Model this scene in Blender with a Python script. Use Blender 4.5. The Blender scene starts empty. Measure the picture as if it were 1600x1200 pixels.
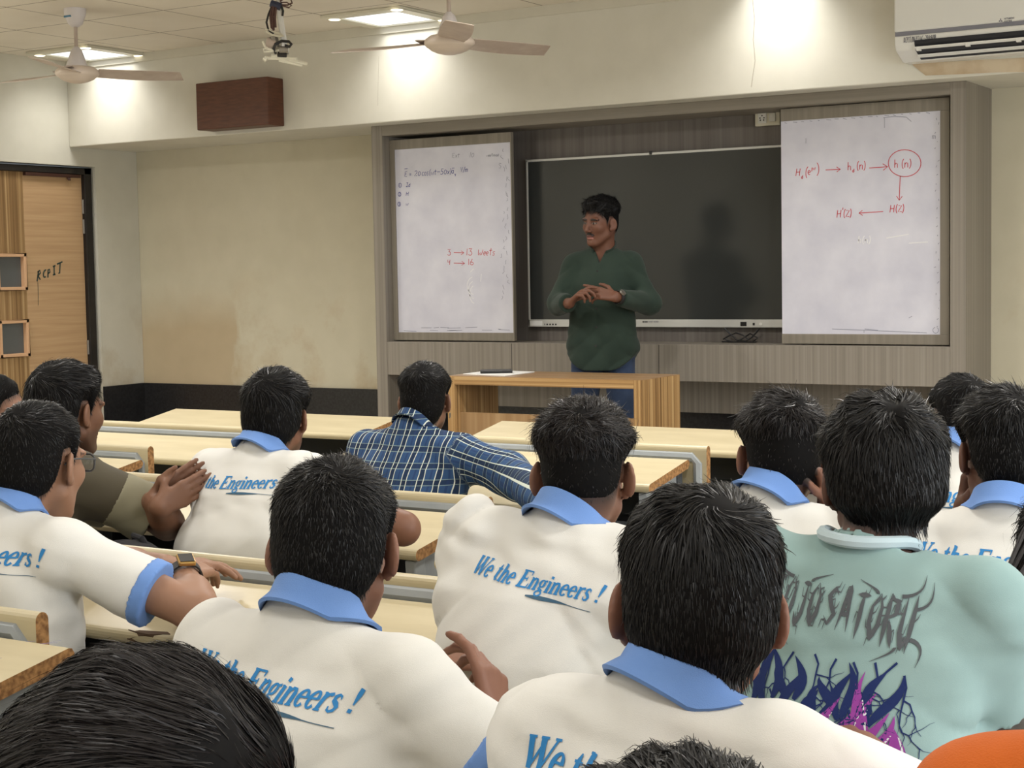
import bpy, bmesh, math, random
import numpy as np
from mathutils import Vector, Matrix
from mathutils.bvhtree import BVHTree

SC = bpy.context.scene
COL = SC.collection
random.seed(7)
PI = math.pi

# ------------------------------------------------------------------ camera
F_PX, YAW, PITCH, ROLL, EYE = 2499.36, 0.5475885, 0.0706202, 0.0181641, 1.49
_f = np.array([-math.sin(YAW) * math.cos(PITCH), math.cos(YAW) * math.cos(PITCH), -math.sin(PITCH)])
_r = np.array([math.cos(YAW), math.sin(YAW), 0.0])
_d = np.cross(_f, _r)
CAM_R = math.cos(ROLL) * _r + math.sin(ROLL) * _d
CAM_D = -math.sin(ROLL) * _r + math.cos(ROLL) * _d
CAM_F = _f
cam_data = bpy.data.cameras.new('camera')
cam = bpy.data.objects.new('camera', cam_data)
COL.objects.link(cam)
cam_data.sensor_fit = 'HORIZONTAL'
cam_data.sensor_width = 36.0
cam_data.lens = 36.0 * F_PX / 1600.0
cam_data.clip_start = 0.05
mw = Matrix.Identity(4)
for i in range(3):
    mw[i][0] = CAM_R[i]; mw[i][1] = -CAM_D[i]; mw[i][2] = -CAM_F[i]
mw[2][3] = EYE
cam.matrix_world = mw
SC.camera = cam


def at(x, y, depth):
    """the point seen at photo pixel x, y at a distance along the optical axis"""
    return Vector(tuple(np.array([0, 0, EYE]) + depth * (CAM_F + CAM_R * (x - 800) / F_PX + CAM_D * (y - 600) / F_PX)))


def on_y(x, y, yy):
    v = CAM_F + CAM_R * (x - 800) / F_PX + CAM_D * (y - 600) / F_PX
    return Vector(tuple(np.array([0, 0, EYE]) + v * (yy / v[1])))


# ------------------------------------------------------------------ world, exposure, lamps
SC.view_settings.view_transform = 'Standard'
SC.view_settings.look = 'None'
SC.view_settings.gamma = 1.0
SC.view_settings.exposure = 0.0
SC.view_settings.use_curve_mapping = False
SC.cycles.use_denoising = True
SC.cycles.max_bounces = 6
world = bpy.data.worlds.new('world'); SC.world = world
world.use_nodes = True
world.node_tree.nodes['Background'].inputs[0].default_value = (0.75, 0.85, 1.0, 1)
world.node_tree.nodes['Background'].inputs[1].default_value = 0.6

LIGHT_XS = (-8.04, -5.57, -3.20, -0.80, 1.60)
LIGHT_YS = (7.81, 5.40, 3.00, 0.60, -1.80)
CEIL = 3.0
FIX_W = {0: 4.8, 1: 41.0, 2: 18.5, 3: 15.0, 4: 14.0}
for iy, ly in enumerate(LIGHT_YS):
    for ix, lx in enumerate(LIGHT_XS):
        ld = bpy.data.lights.new('fixture_lamp', 'AREA')
        ld.shape = 'SQUARE'; ld.size = 0.40
        ld.energy = FIX_W[iy]
        ld.color = (1.0, 0.97, 0.92)
        ld.spread = math.radians(130 if iy == 0 else 165)
        lo = bpy.data.objects.new('fixture_lamp', ld)
        lo.location = (lx, ly, CEIL - 0.035)
        COL.objects.link(lo)
# daylight through the two windows in the right wall
for wy in (1.2, 4.4):
    ld = bpy.data.lights.new('window_daylight', 'AREA')
    ld.shape = 'RECTANGLE'; ld.size = 1.5; ld.size_y = 1.2
    ld.energy = 75.0; ld.color = (0.90, 0.95, 1.0)
    lo = bpy.data.objects.new('window_daylight', ld)
    lo.location = (2.72, wy, 1.75); lo.rotation_euler = (0, math.radians(90), 0)
    COL.objects.link(lo)


# ------------------------------------------------------------------ small helpers
def link(o, parent=None):
    COL.objects.link(o)
    if parent is not None:
        o.parent = parent
    return o


def empty(name, loc=(0, 0, 0), rz=0.0, parent=None):
    o = bpy.data.objects.new(name, None)
    o.location = loc; o.rotation_euler = (0, 0, rz)
    o.empty_display_size = 0.05
    return link(o, parent)


def tag(o, label=None, cat=None, group=None, kind=None):
    if label: o['label'] = label
    if cat: o['category'] = cat
    if group: o['group'] = group
    if kind: o['kind'] = kind
    return o


class MB:
    """collects faces; build() links them as one mesh object"""
    def __init__(self):
        self.v = []; self.f = []; self.m = []; self.mi = 0

    def add(self, vs, fs):
        n = len(self.v)
        self.v += [tuple(p) for p in vs]
        self.f += [tuple(i + n for i in q) for q in fs]
        self.m += [self.mi] * len(fs)
        return self

    def box(self, a, b):
        x0, y0, z0 = [min(p, q) for p, q in zip(a, b)]
        x1, y1, z1 = [max(p, q) for p, q in zip(a, b)]
        return self.add([(x0, y0, z0), (x1, y0, z0), (x1, y1, z0), (x0, y1, z0), (x0, y0, z1), (x1, y0, z1), (x1, y1, z1), (x0, y1, z1)],
                        [(0, 3, 2, 1), (4, 5, 6, 7), (0, 1, 5, 4), (1, 2, 6, 5), (2, 3, 7, 6), (3, 0, 4, 7)])

    def tube(self, pts, r, n=10, r2=None, cap=True):
        """round tube along a polyline; r a number or one per point"""
        pts = [Vector(p) for p in pts]
        rs = r if isinstance(r, (list, tuple)) else [r] * len(pts)
        vs = []; fs = []
        up = Vector((0, 0, 1))
        prev = None
        for i, p in enumerate(pts):
            t = (pts[min(i + 1, len(pts) - 1)] - pts[max(i - 1, 0)])
            if t.length < 1e-9: t = Vector((0, 0, 1))
            t.normalize()
            if prev is None:
                s = t.cross(up)
                if s.length < 0.1: s = t.cross(Vector((1, 0, 0)))
            else:
                s = prev - t * prev.dot(t)
                if s.length < 1e-6: s = t.cross(up)
            s.normalize(); prev = s
            q = t.cross(s)
            for k in range(n):
                a = 2 * PI * k / n
                vs.append(p + s * (rs[i] * math.cos(a)) + q * ((r2 or rs[i]) * math.sin(a)))
        for i in range(len(pts) - 1):
            for k in range(n):
                a, b = i * n + k, i * n + (k + 1) % n
                fs.append((a, b, b + n, a + n))
        if cap:
            fs.append(tuple(range(n - 1, -1, -1)))
            fs.append(tuple(range((len(pts) - 1) * n, len(pts) * n)))
        return self.add(vs, fs)

    def lathe(self, prof, c=(0, 0, 0), n=32):
        """profile of (radius, z) turned round a vertical axis at c"""
        vs = []; fs = []
        for r, z in prof:
            for k in range(n):
                a = 2 * PI * k / n
                vs.append((c[0] + r * math.cos(a), c[1] + r * math.sin(a), c[2] + z))
        for i in range(len(prof) - 1):
            for k in range(n):
                a, b = i * n + k, i * n + (k + 1) % n
                fs.append((a, b, b + n, a + n))
        return self.add(vs, fs)

    def extrude_x(self, prof, x0, x1, cap_mi=None):
        """closed (y, z) outline extruded along x"""
        n = len(prof)
        vs = [(x0, y, z) for y, z in prof] + [(x1, y, z) for y, z in prof]
        self.add(vs, [(i, (i + 1) % n, (i + 1) % n + n, i + n) for i in range(n)])
        keep = self.mi
        if cap_mi is not None: self.mi = cap_mi
        self.add(vs, [tuple(range(n - 1, -1, -1)), tuple(range(n, 2 * n))])
        self.mi = keep
        return self

    def build(self, name, mats, parent=None, smooth=False, bevel=0.0, loc=None):
        me = bpy.data.meshes.new(name)
        me.from_pydata(self.v, [], self.f)
        mats = mats if isinstance(mats, (list, tuple)) else [mats]
        for m in mats: me.materials.append(m)
        me.polygons.foreach_set('material_index', self.m)
        bm = bmesh.new(); bm.from_mesh(me)
        bmesh.ops.remove_doubles(bm, verts=bm.verts, dist=1e-6)
        bmesh.ops.recalc_face_normals(bm, faces=bm.faces)
        bm.to_mesh(me); bm.free()
        if smooth:
            me.polygons.foreach_set('use_smooth', [True] * len(me.polygons))
            try: me.set_sharp_from_angle(angle=math.radians(40))
            except Exception: pass
        o = bpy.data.objects.new(name, me)
        if loc: o.location = loc
        link(o, parent)
        if bevel:
            b = o.modifiers.new('bevel', 'BEVEL'); b.width = bevel; b.segments = 2; b.limit_method = 'ANGLE'
        return o


def copy_tree(o, parent=None):
    c = o.copy(); COL.objects.link(c); c.parent = parent
    for ch in list(o.children): copy_tree(ch, c)
    return c


def np_mesh(name, V, Q, mats, parent=None, smooth=True, attrs=None):
    """mesh from numpy vertices and quads"""
    me = bpy.data.meshes.new(name)
    k = Q.shape[1]
    me.vertices.add(len(V)); me.vertices.foreach_set('co', np.ascontiguousarray(V, dtype=np.float32).ravel())
    me.loops.add(Q.size); me.loops.foreach_set('vertex_index', np.ascontiguousarray(Q, dtype=np.int32).ravel())
    me.polygons.add(len(Q))
    me.polygons.foreach_set('loop_start', np.arange(0, Q.size, k, dtype=np.int32))
    me.polygons.foreach_set('loop_total', np.full(len(Q), k, dtype=np.int32))
    if smooth: me.polygons.foreach_set('use_smooth', np.ones(len(Q), dtype=bool))
    me.update(calc_edges=True)
    for an, (typ, data) in (attrs or {}).items():
        a = me.attributes.new(an, typ, 'POINT')
        key = 'color' if 'COLOR' in typ else 'vector'
        a.data.foreach_set(key, np.ascontiguousarray(data, dtype=np.float32).ravel())
    for m in (mats if isinstance(mats, (list, tuple)) else [mats]): me.materials.append(m)
    o = bpy.data.objects.new(name, me)
    return link(o, parent)


# ------------------------------------------------------------------ materials
def srgb(r, g, b):
    f = lambda c: (c / 255) / 12.92 if c / 255 <= 0.04045 else ((c / 255 + 0.055) / 1.055) ** 2.4
    return (f(r), f(g), f(b), 1.0)


def base_mat(name, col, rough=0.6, metal=0.0, spec=0.5):
    m = bpy.data.materials.new(name); m.use_nodes = True
    p = m.node_tree.nodes['Principled BSDF']
    p.inputs['Base Color'].default_value = col if len(col) == 4 else (*col, 1)
    p.inputs['Roughness'].default_value = rough
    p.inputs['Metallic'].default_value = metal
    p.inputs['Specular IOR Level'].default_value = spec
    return m


def N(m, typ, **kw):
    n = m.node_tree.nodes.new(typ)
    for k, v in kw.items():
        if k.startswith('i_'):
            n.inputs[k[2:].replace('_', ' ')].default_value = v
        else:
            setattr(n, k, v)
    return n


def L(m, a, ao, b, bi):
    m.node_tree.links.new(a.outputs[ao], b.inputs[bi])


def coords(m, scale=(1, 1, 1), kind='Object', rot=(0, 0, 0)):
    tc = N(m, 'ShaderNodeTexCoord'); mp = N(m, 'ShaderNodeMapping')
    mp.inputs['Scale'].default_value = scale; mp.inputs['Rotation'].default_value = rot
    L(m, tc, kind, mp, 'Vector')
    return mp


def ramp(m, stops):
    r = N(m, 'ShaderNodeValToRGB')
    e = r.color_ramp.elements
    while len(e) < len(stops): e.new(0.5)
    for el, (p, c) in zip(e, stops): el.position = p; el.color = c if len(c) == 4 else (*c, 1)
    return r


def noise_mat(name, c0, c1, scale=(1, 1, 1), nscale=4.0, detail=6.0, rough=0.6, bump=0.0, lo=0.3, hi=0.7, spec=0.4, kind='Object', distort=0.0):
    m = base_mat(name, c0, rough, spec=spec)
    p = m.node_tree.nodes['Principled BSDF']
    mp = coords(m, scale, kind)
    nz = N(m, 'ShaderNodeTexNoise'); nz.inputs['Scale'].default_value = nscale; nz.inputs['Detail'].default_value = detail
    nz.inputs['Distortion'].default_value = distort
    L(m, mp, 0, nz, 'Vector')
    r = ramp(m, [(lo, c0), (hi, c1)])
    L(m, nz, 0, r, 0); L(m, r, 0, p, 'Base Color')
    if bump:
        b = N(m, 'ShaderNodeBump'); b.inputs['Strength'].default_value = bump; b.inputs['Distance'].default_value = 0.01
        L(m, nz, 0, b, 'Height'); L(m, b, 0, p, 'Normal')
    return m


def stained_wall(name, c, stain, amount=0.5, zmax=1.6, stains=True, patch=None):
    m = base_mat(name, c, 0.75, spec=0.25)
    p = m.node_tree.nodes['Principled BSDF']
    mp = coords(m, (1, 1, 1))
    n1 = N(m, 'ShaderNodeTexNoise'); n1.inputs['Scale'].default_value = 1.1; n1.inputs['Detail'].default_value = 9; n1.inputs['Roughness'].default_value = 0.62
    L(m, mp, 0, n1, 'Vector')
    r1 = ramp(m, [(0.48, (0, 0, 0, 1)), (0.62, (1, 1, 1, 1))]); L(m, n1, 0, r1, 0)
    sx = N(m, 'ShaderNodeSeparateXYZ'); L(m, mp, 0, sx, 0)
    # hand-height grime: strongest around bench height, none above zmax
    mr = N(m, 'ShaderNodeMapRange'); mr.inputs['From Min'].default_value = zmax; mr.inputs['From Max'].default_value = zmax - 0.45
    L(m, sx, 'Z', mr, 'Value')
    mu = N(m, 'ShaderNodeMath', operation='MULTIPLY'); L(m, mr, 0, mu, 0); L(m, r1, 0, mu, 1)
    mu2 = N(m, 'ShaderNodeMath', operation='MULTIPLY'); L(m, mu, 0, mu2, 0); mu2.inputs[1].default_value = amount if stains else 0.0
    mx = N(m, 'ShaderNodeMix', data_type='RGBA'); mx.inputs[6].default_value = c; mx.inputs[7].default_value = stain
    if patch:       # an old water stain with a ragged edge
        def rng_(ax, f0, f1, amt):
            s = N(m, 'ShaderNodeMath', operation='MULTIPLY_ADD'); L(m, n1, 0, s, 0); s.inputs[1].default_value = amt; L(m, sx, ax, s, 2)
            q = N(m, 'ShaderNodeMapRange'); q.inputs['From Min'].default_value = f0 + amt * 0.5; q.inputs['From Max'].default_value = f1 + amt * 0.5; L(m, s, 0, q, 'Value'); return q
        qx, qz = rng_('X', patch[0] + 0.06, patch[0], 0.5), rng_('Z', patch[1], patch[1] - 0.35, 0.6)
        pm = N(m, 'ShaderNodeMath', operation='MULTIPLY'); L(m, qx, 0, pm, 0); L(m, qz, 0, pm, 1)
        ps = N(m, 'ShaderNodeMath', operation='MULTIPLY'); L(m, pm, 0, ps, 0); ps.inputs[1].default_value = 0.62
        mm_ = N(m, 'ShaderNodeMath', operation='MAXIMUM'); L(m, mu2, 0, mm_, 0); L(m, ps, 0, mm_, 1); mu2 = mm_
    L(m, mu2, 0, mx, 0)
    n2 = N(m, 'ShaderNodeTexNoise'); n2.inputs['Scale'].default_value = 6; n2.inputs['Detail'].default_value = 6; L(m, mp, 0, n2, 'Vector')
    r2 = ramp(m, [(0.3, (0.94, 0.94, 0.93, 1)), (0.7, (1, 1, 1, 1))]); L(m, n2, 0, r2, 0)
    mm = N(m, 'ShaderNodeMix', data_type='RGBA', blend_type='MULTIPLY'); mm.inputs[0].default_value = 1.0
    L(m, mx, 2, mm, 6); L(m, r2, 0, mm, 7); L(m, mm, 2, p, 'Base Color')
    b = N(m, 'ShaderNodeBump'); b.inputs['Strength'].default_value = 0.08; b.inputs['Distance'].default_value = 0.01
    L(m, n2, 0, b, 'Height'); L(m, b, 0, p, 'Normal')
    return m


def wood_mat(name, c0, c1, c2, axis='Z', scale=1.0, rough=0.45, fine=60, spec=0.4):
    """fine straight grain running along axis"""
    m = base_mat(name, c0, rough, spec=spec)
    p = m.node_tree.nodes['Principled BSDF']
    lo = 0.6 * scale
    sc = {'X': (lo, fine, fine), 'Y': (fine, lo, fine), 'Z': (fine, fine, lo)}[axis]
    mp = coords(m, sc)
    nz = N(m, 'ShaderNodeTexNoise'); nz.inputs['Scale'].default_value = 1.0; nz.inputs['Detail'].default_value = 4; nz.inputs['Roughness'].default_value = 0.55
    L(m, mp, 0, nz, 'Vector')
    r = ramp(m, [(0.32, c0), (0.5, c1), (0.68, c2)]); L(m, nz, 0, r, 0); L(m, r, 0, p, 'Base Color')
    return m


M = {}
M['beam'] = stained_wall('beam_paint', srgb(214, 211, 199), srgb(180, 165, 140), 0.0, stains=False)
M['wall_l'] = stained_wall('left_wall_paint', srgb(206, 203, 190), srgb(168, 148, 112), 0.6, 1.5)
M['wall_b'] = stained_wall('back_wall_paint', srgb(205, 199, 178), srgb(178, 154, 118), 0.75, 1.55, patch=(-7.62, 1.42))
M['plain'] = stained_wall('room_paint', srgb(208, 204, 190), srgb(180, 165, 140), 0.0, stains=False)
M['granite'] = noise_mat('black_granite', srgb(22, 22, 24), srgb(44, 44, 46), nscale=60, rough=0.32, spec=0.5)
M['floor'] = noise_mat('floor_tile', srgb(186, 180, 168), srgb(200, 194, 184), nscale=3, rough=0.5)
M['lam'] = wood_mat('grey_laminate', srgb(124, 117, 107), srgb(134, 127, 117), srgb(144, 137, 127), 'Z', 0.5, 0.5, 75)
M['lam_dark'] = wood_mat('dark_grey_laminate', srgb(98, 92, 87), srgb(107, 101, 96), srgb(116, 110, 105), 'Z', 0.5, 0.5, 50)
M['lam_frame'] = wood_mat('laminate_frame', srgb(124, 117, 105), srgb(131, 124, 112), srgb(138, 131, 119), 'Z', 0.6, 0.5, 40)
M['lam_x'] = wood_mat('laminate_top_rail', srgb(122, 115, 104), srgb(131, 124, 113), srgb(140, 133, 122), 'X', 0.6, 0.5, 30)
M['wb'] = noise_mat('whiteboard_surface', srgb(198, 198, 212), srgb(217, 217, 228), nscale=5, detail=9, rough=0.28, spec=0.4, lo=0.3, hi=0.7)
M['screen'] = base_mat('display_glass', srgb(52, 54, 53), 0.16, spec=0.55)
M['silver'] = base_mat('silver_bezel', srgb(200, 200, 196), 0.35, 0.25)
M['black'] = base_mat('black_plastic', srgb(20, 20, 22), 0.4)
M['dark'] = base_mat('dark_rubber', srgb(34, 32, 32), 0.55)
M['white_pl'] = base_mat('white_plastic', srgb(226, 226, 222), 0.32)
M['ivory_pl'] = base_mat('ivory_plastic', srgb(214, 210, 192), 0.4)
M['grey_pl'] = base_mat('grey_plastic', srgb(128, 128, 138), 0.4)
M['beige_fan'] = noise_mat('dusty_fan_paint', srgb(176, 160, 148), srgb(192, 178, 166), nscale=14, rough=0.5)
M['fan_hub'] = base_mat('fan_hub_paint', srgb(205, 190, 176), 0.35)
M['fan_white'] = base_mat('fan_white_paint', srgb(212, 206, 206), 0.4)
M['door_h'] = wood_mat('door_veneer', srgb(180, 147, 110), srgb(188, 155, 117), srgb(195, 163, 125), 'Y', 2.5, 0.45, 50)
M['door_v'] = wood_mat('zebra_veneer', srgb(116, 88, 56), srgb(150, 119, 80), srgb(186, 157, 114), 'Z', 0.5, 0.45, 46)
M['door_trim'] = base_mat('door_window_bead', srgb(214, 172, 134), 0.5)
M['door_glass'] = base_mat('door_glass', srgb(92, 96, 98), 0.12, spec=0.5)
M['door_frame'] = noise_mat('black_door_frame', srgb(26, 24, 24), srgb(40, 36, 34), nscale=8, rough=0.45)
M['metal'] = base_mat('brushed_steel', srgb(150, 146, 140), 0.35, 0.8)
M['brass'] = base_mat('brass', srgb(176, 140, 80), 0.35, 0.8)
M['desk_wood'] = wood_mat('teacher_desk_zebra', srgb(118, 88, 54), srgb(166, 130, 84), srgb(196, 164, 116), 'Z', 0.35, 0.42, 52)
M['desk_wood_x'] = wood_mat('teacher_desk_zebra_rail', srgb(118, 88, 54), srgb(166, 130, 84), srgb(196, 164, 116), 'X', 0.35, 0.42, 52)
M['desk_top'] = wood_mat('teacher_desk_top', srgb(144, 112, 78), srgb(157, 125, 90), srgb(168, 137, 102), 'X', 0.5, 0.3, 24)
M['desk_panel'] = wood_mat('teacher_desk_panel', srgb(144, 112, 76), srgb(158, 127, 90), srgb(172, 142, 104), 'Z', 0.5, 0.45, 24)
M['cream'] = noise_mat('cream_laminate', srgb(184, 171, 138), srgb(199, 187, 155), scale=(1.2, 6, 6), nscale=3, detail=8, rough=0.34, lo=0.25, hi=0.75)
M['cream2'] = noise_mat('cream_bench_laminate', srgb(184, 172, 140), srgb(198, 187, 157), scale=(1.2, 6, 6), nscale=3, detail=8, rough=0.38, lo=0.25, hi=0.75)
M['chip'] = noise_mat('raw_chipboard', srgb(112, 78, 44), srgb(166, 124, 78), nscale=90, detail=3, rough=0.85, lo=0.35, hi=0.65)
M['steel'] = noise_mat('grey_painted_steel', srgb(140, 146, 150), srgb(154, 159, 162), nscale=8, rough=0.42)
M['steel_d'] = base_mat('dark_grey_steel', srgb(62, 66, 70), 0.5)
M['speaker'] = noise_mat('brown_speaker_veneer', srgb(78, 46, 32), srgb(98, 60, 42), scale=(2, 2, 12), nscale=6, rough=0.45)
M['ceil'] = None
M['paper'] = base_mat('white_paper', srgb(232, 232, 230), 0.7)
M['ink_blue'] = base_mat('blue_marker', srgb(52, 62, 140), 0.6)
M['ink_red'] = base_mat('red_marker', srgb(196, 70, 82), 0.6)
M['ink_dark'] = base_mat('dark_marker', srgb(70, 72, 92), 0.6)
M['ink_teal'] = base_mat('dark_teal_marker', srgb(46, 66, 62), 0.6)
M['ink_pen'] = base_mat('violet_pen', srgb(120, 112, 150), 0.6)
M['ghost'] = base_mat('wiped_marker_ghost', srgb(228, 228, 232), 0.5)
M['smudge'] = base_mat('wiped_marker_smudge', srgb(140, 143, 160), 0.5)


def emit_mat(name, col, s):
    m = bpy.data.materials.new(name); m.use_nodes = True
    nt = m.node_tree; nt.nodes.clear()
    e = nt.nodes.new('ShaderNodeEmission'); o = nt.nodes.new('ShaderNodeOutputMaterial')
    e.inputs[0].default_value = col; e.inputs[1].default_value = s
    nt.links.new(e.outputs[0], o.inputs[0])
    return m


def lamp_mat():
    """lit diffuser behind a fine prismatic louvre"""
    m = emit_mat('lit_diffuser', (1.0, 0.98, 0.95, 1), 1.6)
    e = m.node_tree.nodes['Emission']
    mp = coords(m, (1, 1, 1))
    w = N(m, 'ShaderNodeTexWave', wave_type='BANDS', bands_direction='X'); w.inputs['Scale'].default_value = 22
    L(m, mp, 0, w, 'Vector')
    r = ramp(m, [(0.0, (0.80, 0.84, 0.86, 1)), (0.6, (1, 1, 1, 1))]); L(m, w, 'Fac', r, 0); L(m, r, 0, e, 0)
    return m


M['lit'] = lamp_mat()
M['spot'] = emit_mat('lit_downlight', (1.0, 0.90, 0.66, 1), 3.0)


def ceil_mat():
    m = base_mat('ceiling_tile', srgb(206, 198, 182), 0.85, spec=0.2)
    p = m.node_tree.nodes['Principled BSDF']
    mp = coords(m, (1, 1, 1))
    n2 = N(m, 'ShaderNodeTexNoise'); n2.inputs['Scale'].default_value = 2.2; n2.inputs['Detail'].default_value = 4
    L(m, mp, 0, n2, 'Vector')
    r2 = ramp(m, [(0.3, srgb(218, 210, 194)), (0.7, srgb(226, 219, 205))]); L(m, n2, 0, r2, 0)
    sx = N(m, 'ShaderNodeSeparateXYZ'); L(m, mp, 0, sx, 0)
    outs = []
    for ax, off in (('X', 6.45), ('Y', -8.05)):
        a = N(m, 'ShaderNodeMath', operation='ADD'); L(m, sx, ax, a, 0); a.inputs[1].default_value = off + 60.0
        b = N(m, 'ShaderNodeMath', operation='MODULO'); L(m, a, 0, b, 0); b.inputs[1].default_value = 0.6
        c = N(m, 'ShaderNodeMath', operation='SUBTRACT'); L(m, b, 0, c, 0); c.inputs[1].default_value = 0.3
        d = N(m, 'ShaderNodeMath', operation='ABSOLUTE'); L(m, c, 0, d, 0)
        e = N(m, 'ShaderNodeMath', operation='GREATER_THAN'); L(m, d, 0, e, 0); e.inputs[1].default_value = 0.2955
        outs.append(e)
    g = N(m, 'ShaderNodeMath', operation='MAXIMUM'); L(m, outs[0], 0, g, 0); L(m, outs[1], 0, g, 1)
    lt = N(m, 'ShaderNodeMath', operation='LESS_THAN'); L(m, sx, 'Y', lt, 0); lt.inputs[1].default_value = 8.06
    g2 = N(m, 'ShaderNodeMath', operation='MULTIPLY'); L(m, g, 0, g2, 0); L(m, lt, 0, g2, 1)
    mx = N(m, 'ShaderNodeMix', data_type='RGBA'); L(m, g2, 0, mx, 0); L(m, r2, 0, mx, 6); mx.inputs[7].default_value = srgb(138, 126, 112)
    L(m, mx, 2, p, 'Base Color')
    return m


M['ceil'] = ceil_mat()

# ================================================================== the room
XL, YB, XR, YR = -8.495, 8.69, 2.80, -3.2       # left wall, board wall, right wall, rear wall
BEAM_Y, BEAM_Z = 8.04, 2.409
DAIS = 0.18


def struct(name, mb, mat, parent=None, **kw):
    o = mb.build(name, mat, parent, **kw)
    if parent is None: o['kind'] = 'structure'
    return o


struct('floor', MB().box((XL - 0.3, YR - 0.2, -0.1), (XR + 0.3, YB + 0.2, 0)), M['floor'])
struct('platform', MB().box((XL, 6.72, 0.0), (XR, YB, DAIS)), M['floor'])
struct('ceiling', MB().box((XL - 0.3, YR - 0.2, CEIL), (XR + 0.3, YB + 0.2, CEIL + 0.1)), M['ceil'])
struct('wall_front', MB().box((XL - 0.3, YB + 0.002, 0), (XR + 0.3, YB + 0.15, CEIL)), M['wall_b'])
struct('beam_front', MB().box((XL, BEAM_Y, BEAM_Z), (XR, YB, CEIL)), M['beam'], bevel=0.006)
# left wall with its door recess (door between y 7.45 and 8.43)
DOOR_Y0, DOOR_Y1, DOOR_Z = 7.17, 8.275, 2.282
w = MB()
w.box((XL - 0.2, DOOR_Y1, 0), (XL, YB, CEIL))
w.box((XL - 0.2, YR, 0), (XL, DOOR_Y0, CEIL))
w.box((XL - 0.2, DOOR_Y0, DOOR_Z), (XL, DOOR_Y1, CEIL))
struct('wall_left', w, M['wall_l'])
struct('wall_rear', MB().box((XL - 0.3, YR - 0.15, 0), (XR + 0.3, YR, CEIL)), M['plain'])
w = MB()
WIN = [(0.35, 2.05), (3.55, 5.25)]
ys = [YR] + [v for p in WIN for v in p] + [YB]
w.box((XR, YR, 0), (XR + 0.2, YB, 1.05)); w.box((XR, YR, 2.45), (XR + 0.2, YB, CEIL))
for i in range(0, len(ys), 2): w.box((XR, ys[i], 1.05), (XR + 0.2, ys[i + 1], 2.45))
struct('wall_right', w, M['plain'])
glass = base_mat('window_glass', (0.9, 0.95, 1, 1), 0.02); glass.node_tree.nodes['Principled BSDF'].inputs['Transmission Weight'].default_value = 1.0
for i, (a, b) in enumerate(WIN):
    o = struct('window_%d' % (i + 1), MB().box((XR + 0.10, a, 1.05), (XR + 0.106, b, 2.45)), glass)
    f = MB()
    for q in (a, (a + b) / 2 - 0.02, b - 0.04): f.box((XR + 0.07, q, 1.05), (XR + 0.13, q + 0.04, 2.45))
    f.box((XR + 0.07, a, 1.05), (XR + 0.13, b, 1.09)); f.box((XR + 0.07, a, 2.41), (XR + 0.13, b, 2.45))
    f.build('window_frame', M['silver'], o)
# black granite dado
struct('baseboard_front', MB().box((XL + 0.02, YB - 0.02, DAIS), (XR, YB, 0.712)), M['granite'])
struct('baseboard_left', MB().box((XL, DOOR_Y1, DAIS), (XL + 0.02, YB - 0.02, 0.712)), M['granite'])
struct('trim_1', MB().box((XL, BEAM_Y - 0.012, CEIL - 0.058), (XR, BEAM_Y + 0.01, CEIL - 0.0005)), M['plain'])   # plaster fillet where the beam meets the tiles

# plaster cracks, and a stain patch that also carries painted shade
def crack(name, pts, yy, r=0.0016):
    o = MB().tube([on_y(x, y, yy) for x, y in pts], r, 5).build(name, base_mat('plaster_crack', srgb(158, 148, 130), 0.9))
    o['kind'] = 'structure'
crack('trim_2', [(1176, 0), (1179, 30), (1177, 62), (1180, 95), (1176, 120), (1174, 136)], BEAM_Y)
crack('trim_3', [(592, 88), (591, 130), (590, 165)], BEAM_Y, 0.0008)
st = MB()
pp = [(1424, 100), (1470, 97), (1540, 93), (1600, 90), (1640, 92), (1640, 112), (1560, 113), (1500, 116), (1446, 118)]  # stained plaster; the air conditioner's cast shadow is put into its colour and outline
pv = [on_y(x, y, BEAM_Y - 0.002) for x, y in pp]
st.add(pv, [tuple(range(len(pv)))])
o = st.build('trim_4', noise_mat('stain_and_ac_shade', srgb(206, 190, 164), srgb(176, 150, 118), nscale=7, rough=0.8, lo=0.4, hi=0.75)); o['kind'] = 'structure'

# ------------------------------------------------------------------ door
door = empty('door_1', (XL - 0.05, 8.205, 0)); door['kind'] = 'structure'
DXF = 0.0     # door face relative to door root x
dw = 0.97
f = MB()
f.box((-0.06, -0.015, 0), (0.03, 0.05, 2.268)); f.box((-0.06, -dw - 0.05, 0), (0.03, -dw, 2.268)); f.box((-0.06, -dw - 0.05, 2.226), (0.03, 0.05, 2.268))
f.build('door_frame', M['door_frame'], door, bevel=0.004)
lf = MB()
lf.box((-0.045, -0.555, 0.01), (0.0, -0.018, 2.224))
lf.build('door_leaf', M['door_h'], door)
vz = MB()
for z0, z1 in ((0.01, 0.967), (1.217, 1.420), (1.668, 2.224)): vz.box((-0.045, -0.81, z0), (0.001, -0.555, z1))
vz.build('veneer_strip', M['door_v'], door)
lf = MB().box((-0.045, -dw + 0.002, 0.01), (0.0, -0.81, 2.224)); lf.build('door_leaf', M['door_h'], door)
for z0, z1 in ((0.967, 1.217), (1.420, 1.668)):
    t = MB(); e = 0.022
    t.box((-0.045, -0.81, z0), (0.012, -0.81 + e, z1)); t.box((-0.045, -0.555 - e, z0), (0.012, -0.555, z1))
    t.box((-0.045, -0.81, z0), (0.012, -0.555, z0 + e)); t.box((-0.045, -0.81, z1 - e), (0.012, -0.555, z1))
    wf = t.build('door_window_frame', M['door_trim'], door, bevel=0.003)
    MB().box((-0.03, -0.80, z0 + 0.01), (-0.024, -0.575, z1 - 0.01)).build('pane', M['door_glass'], wf)
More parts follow.
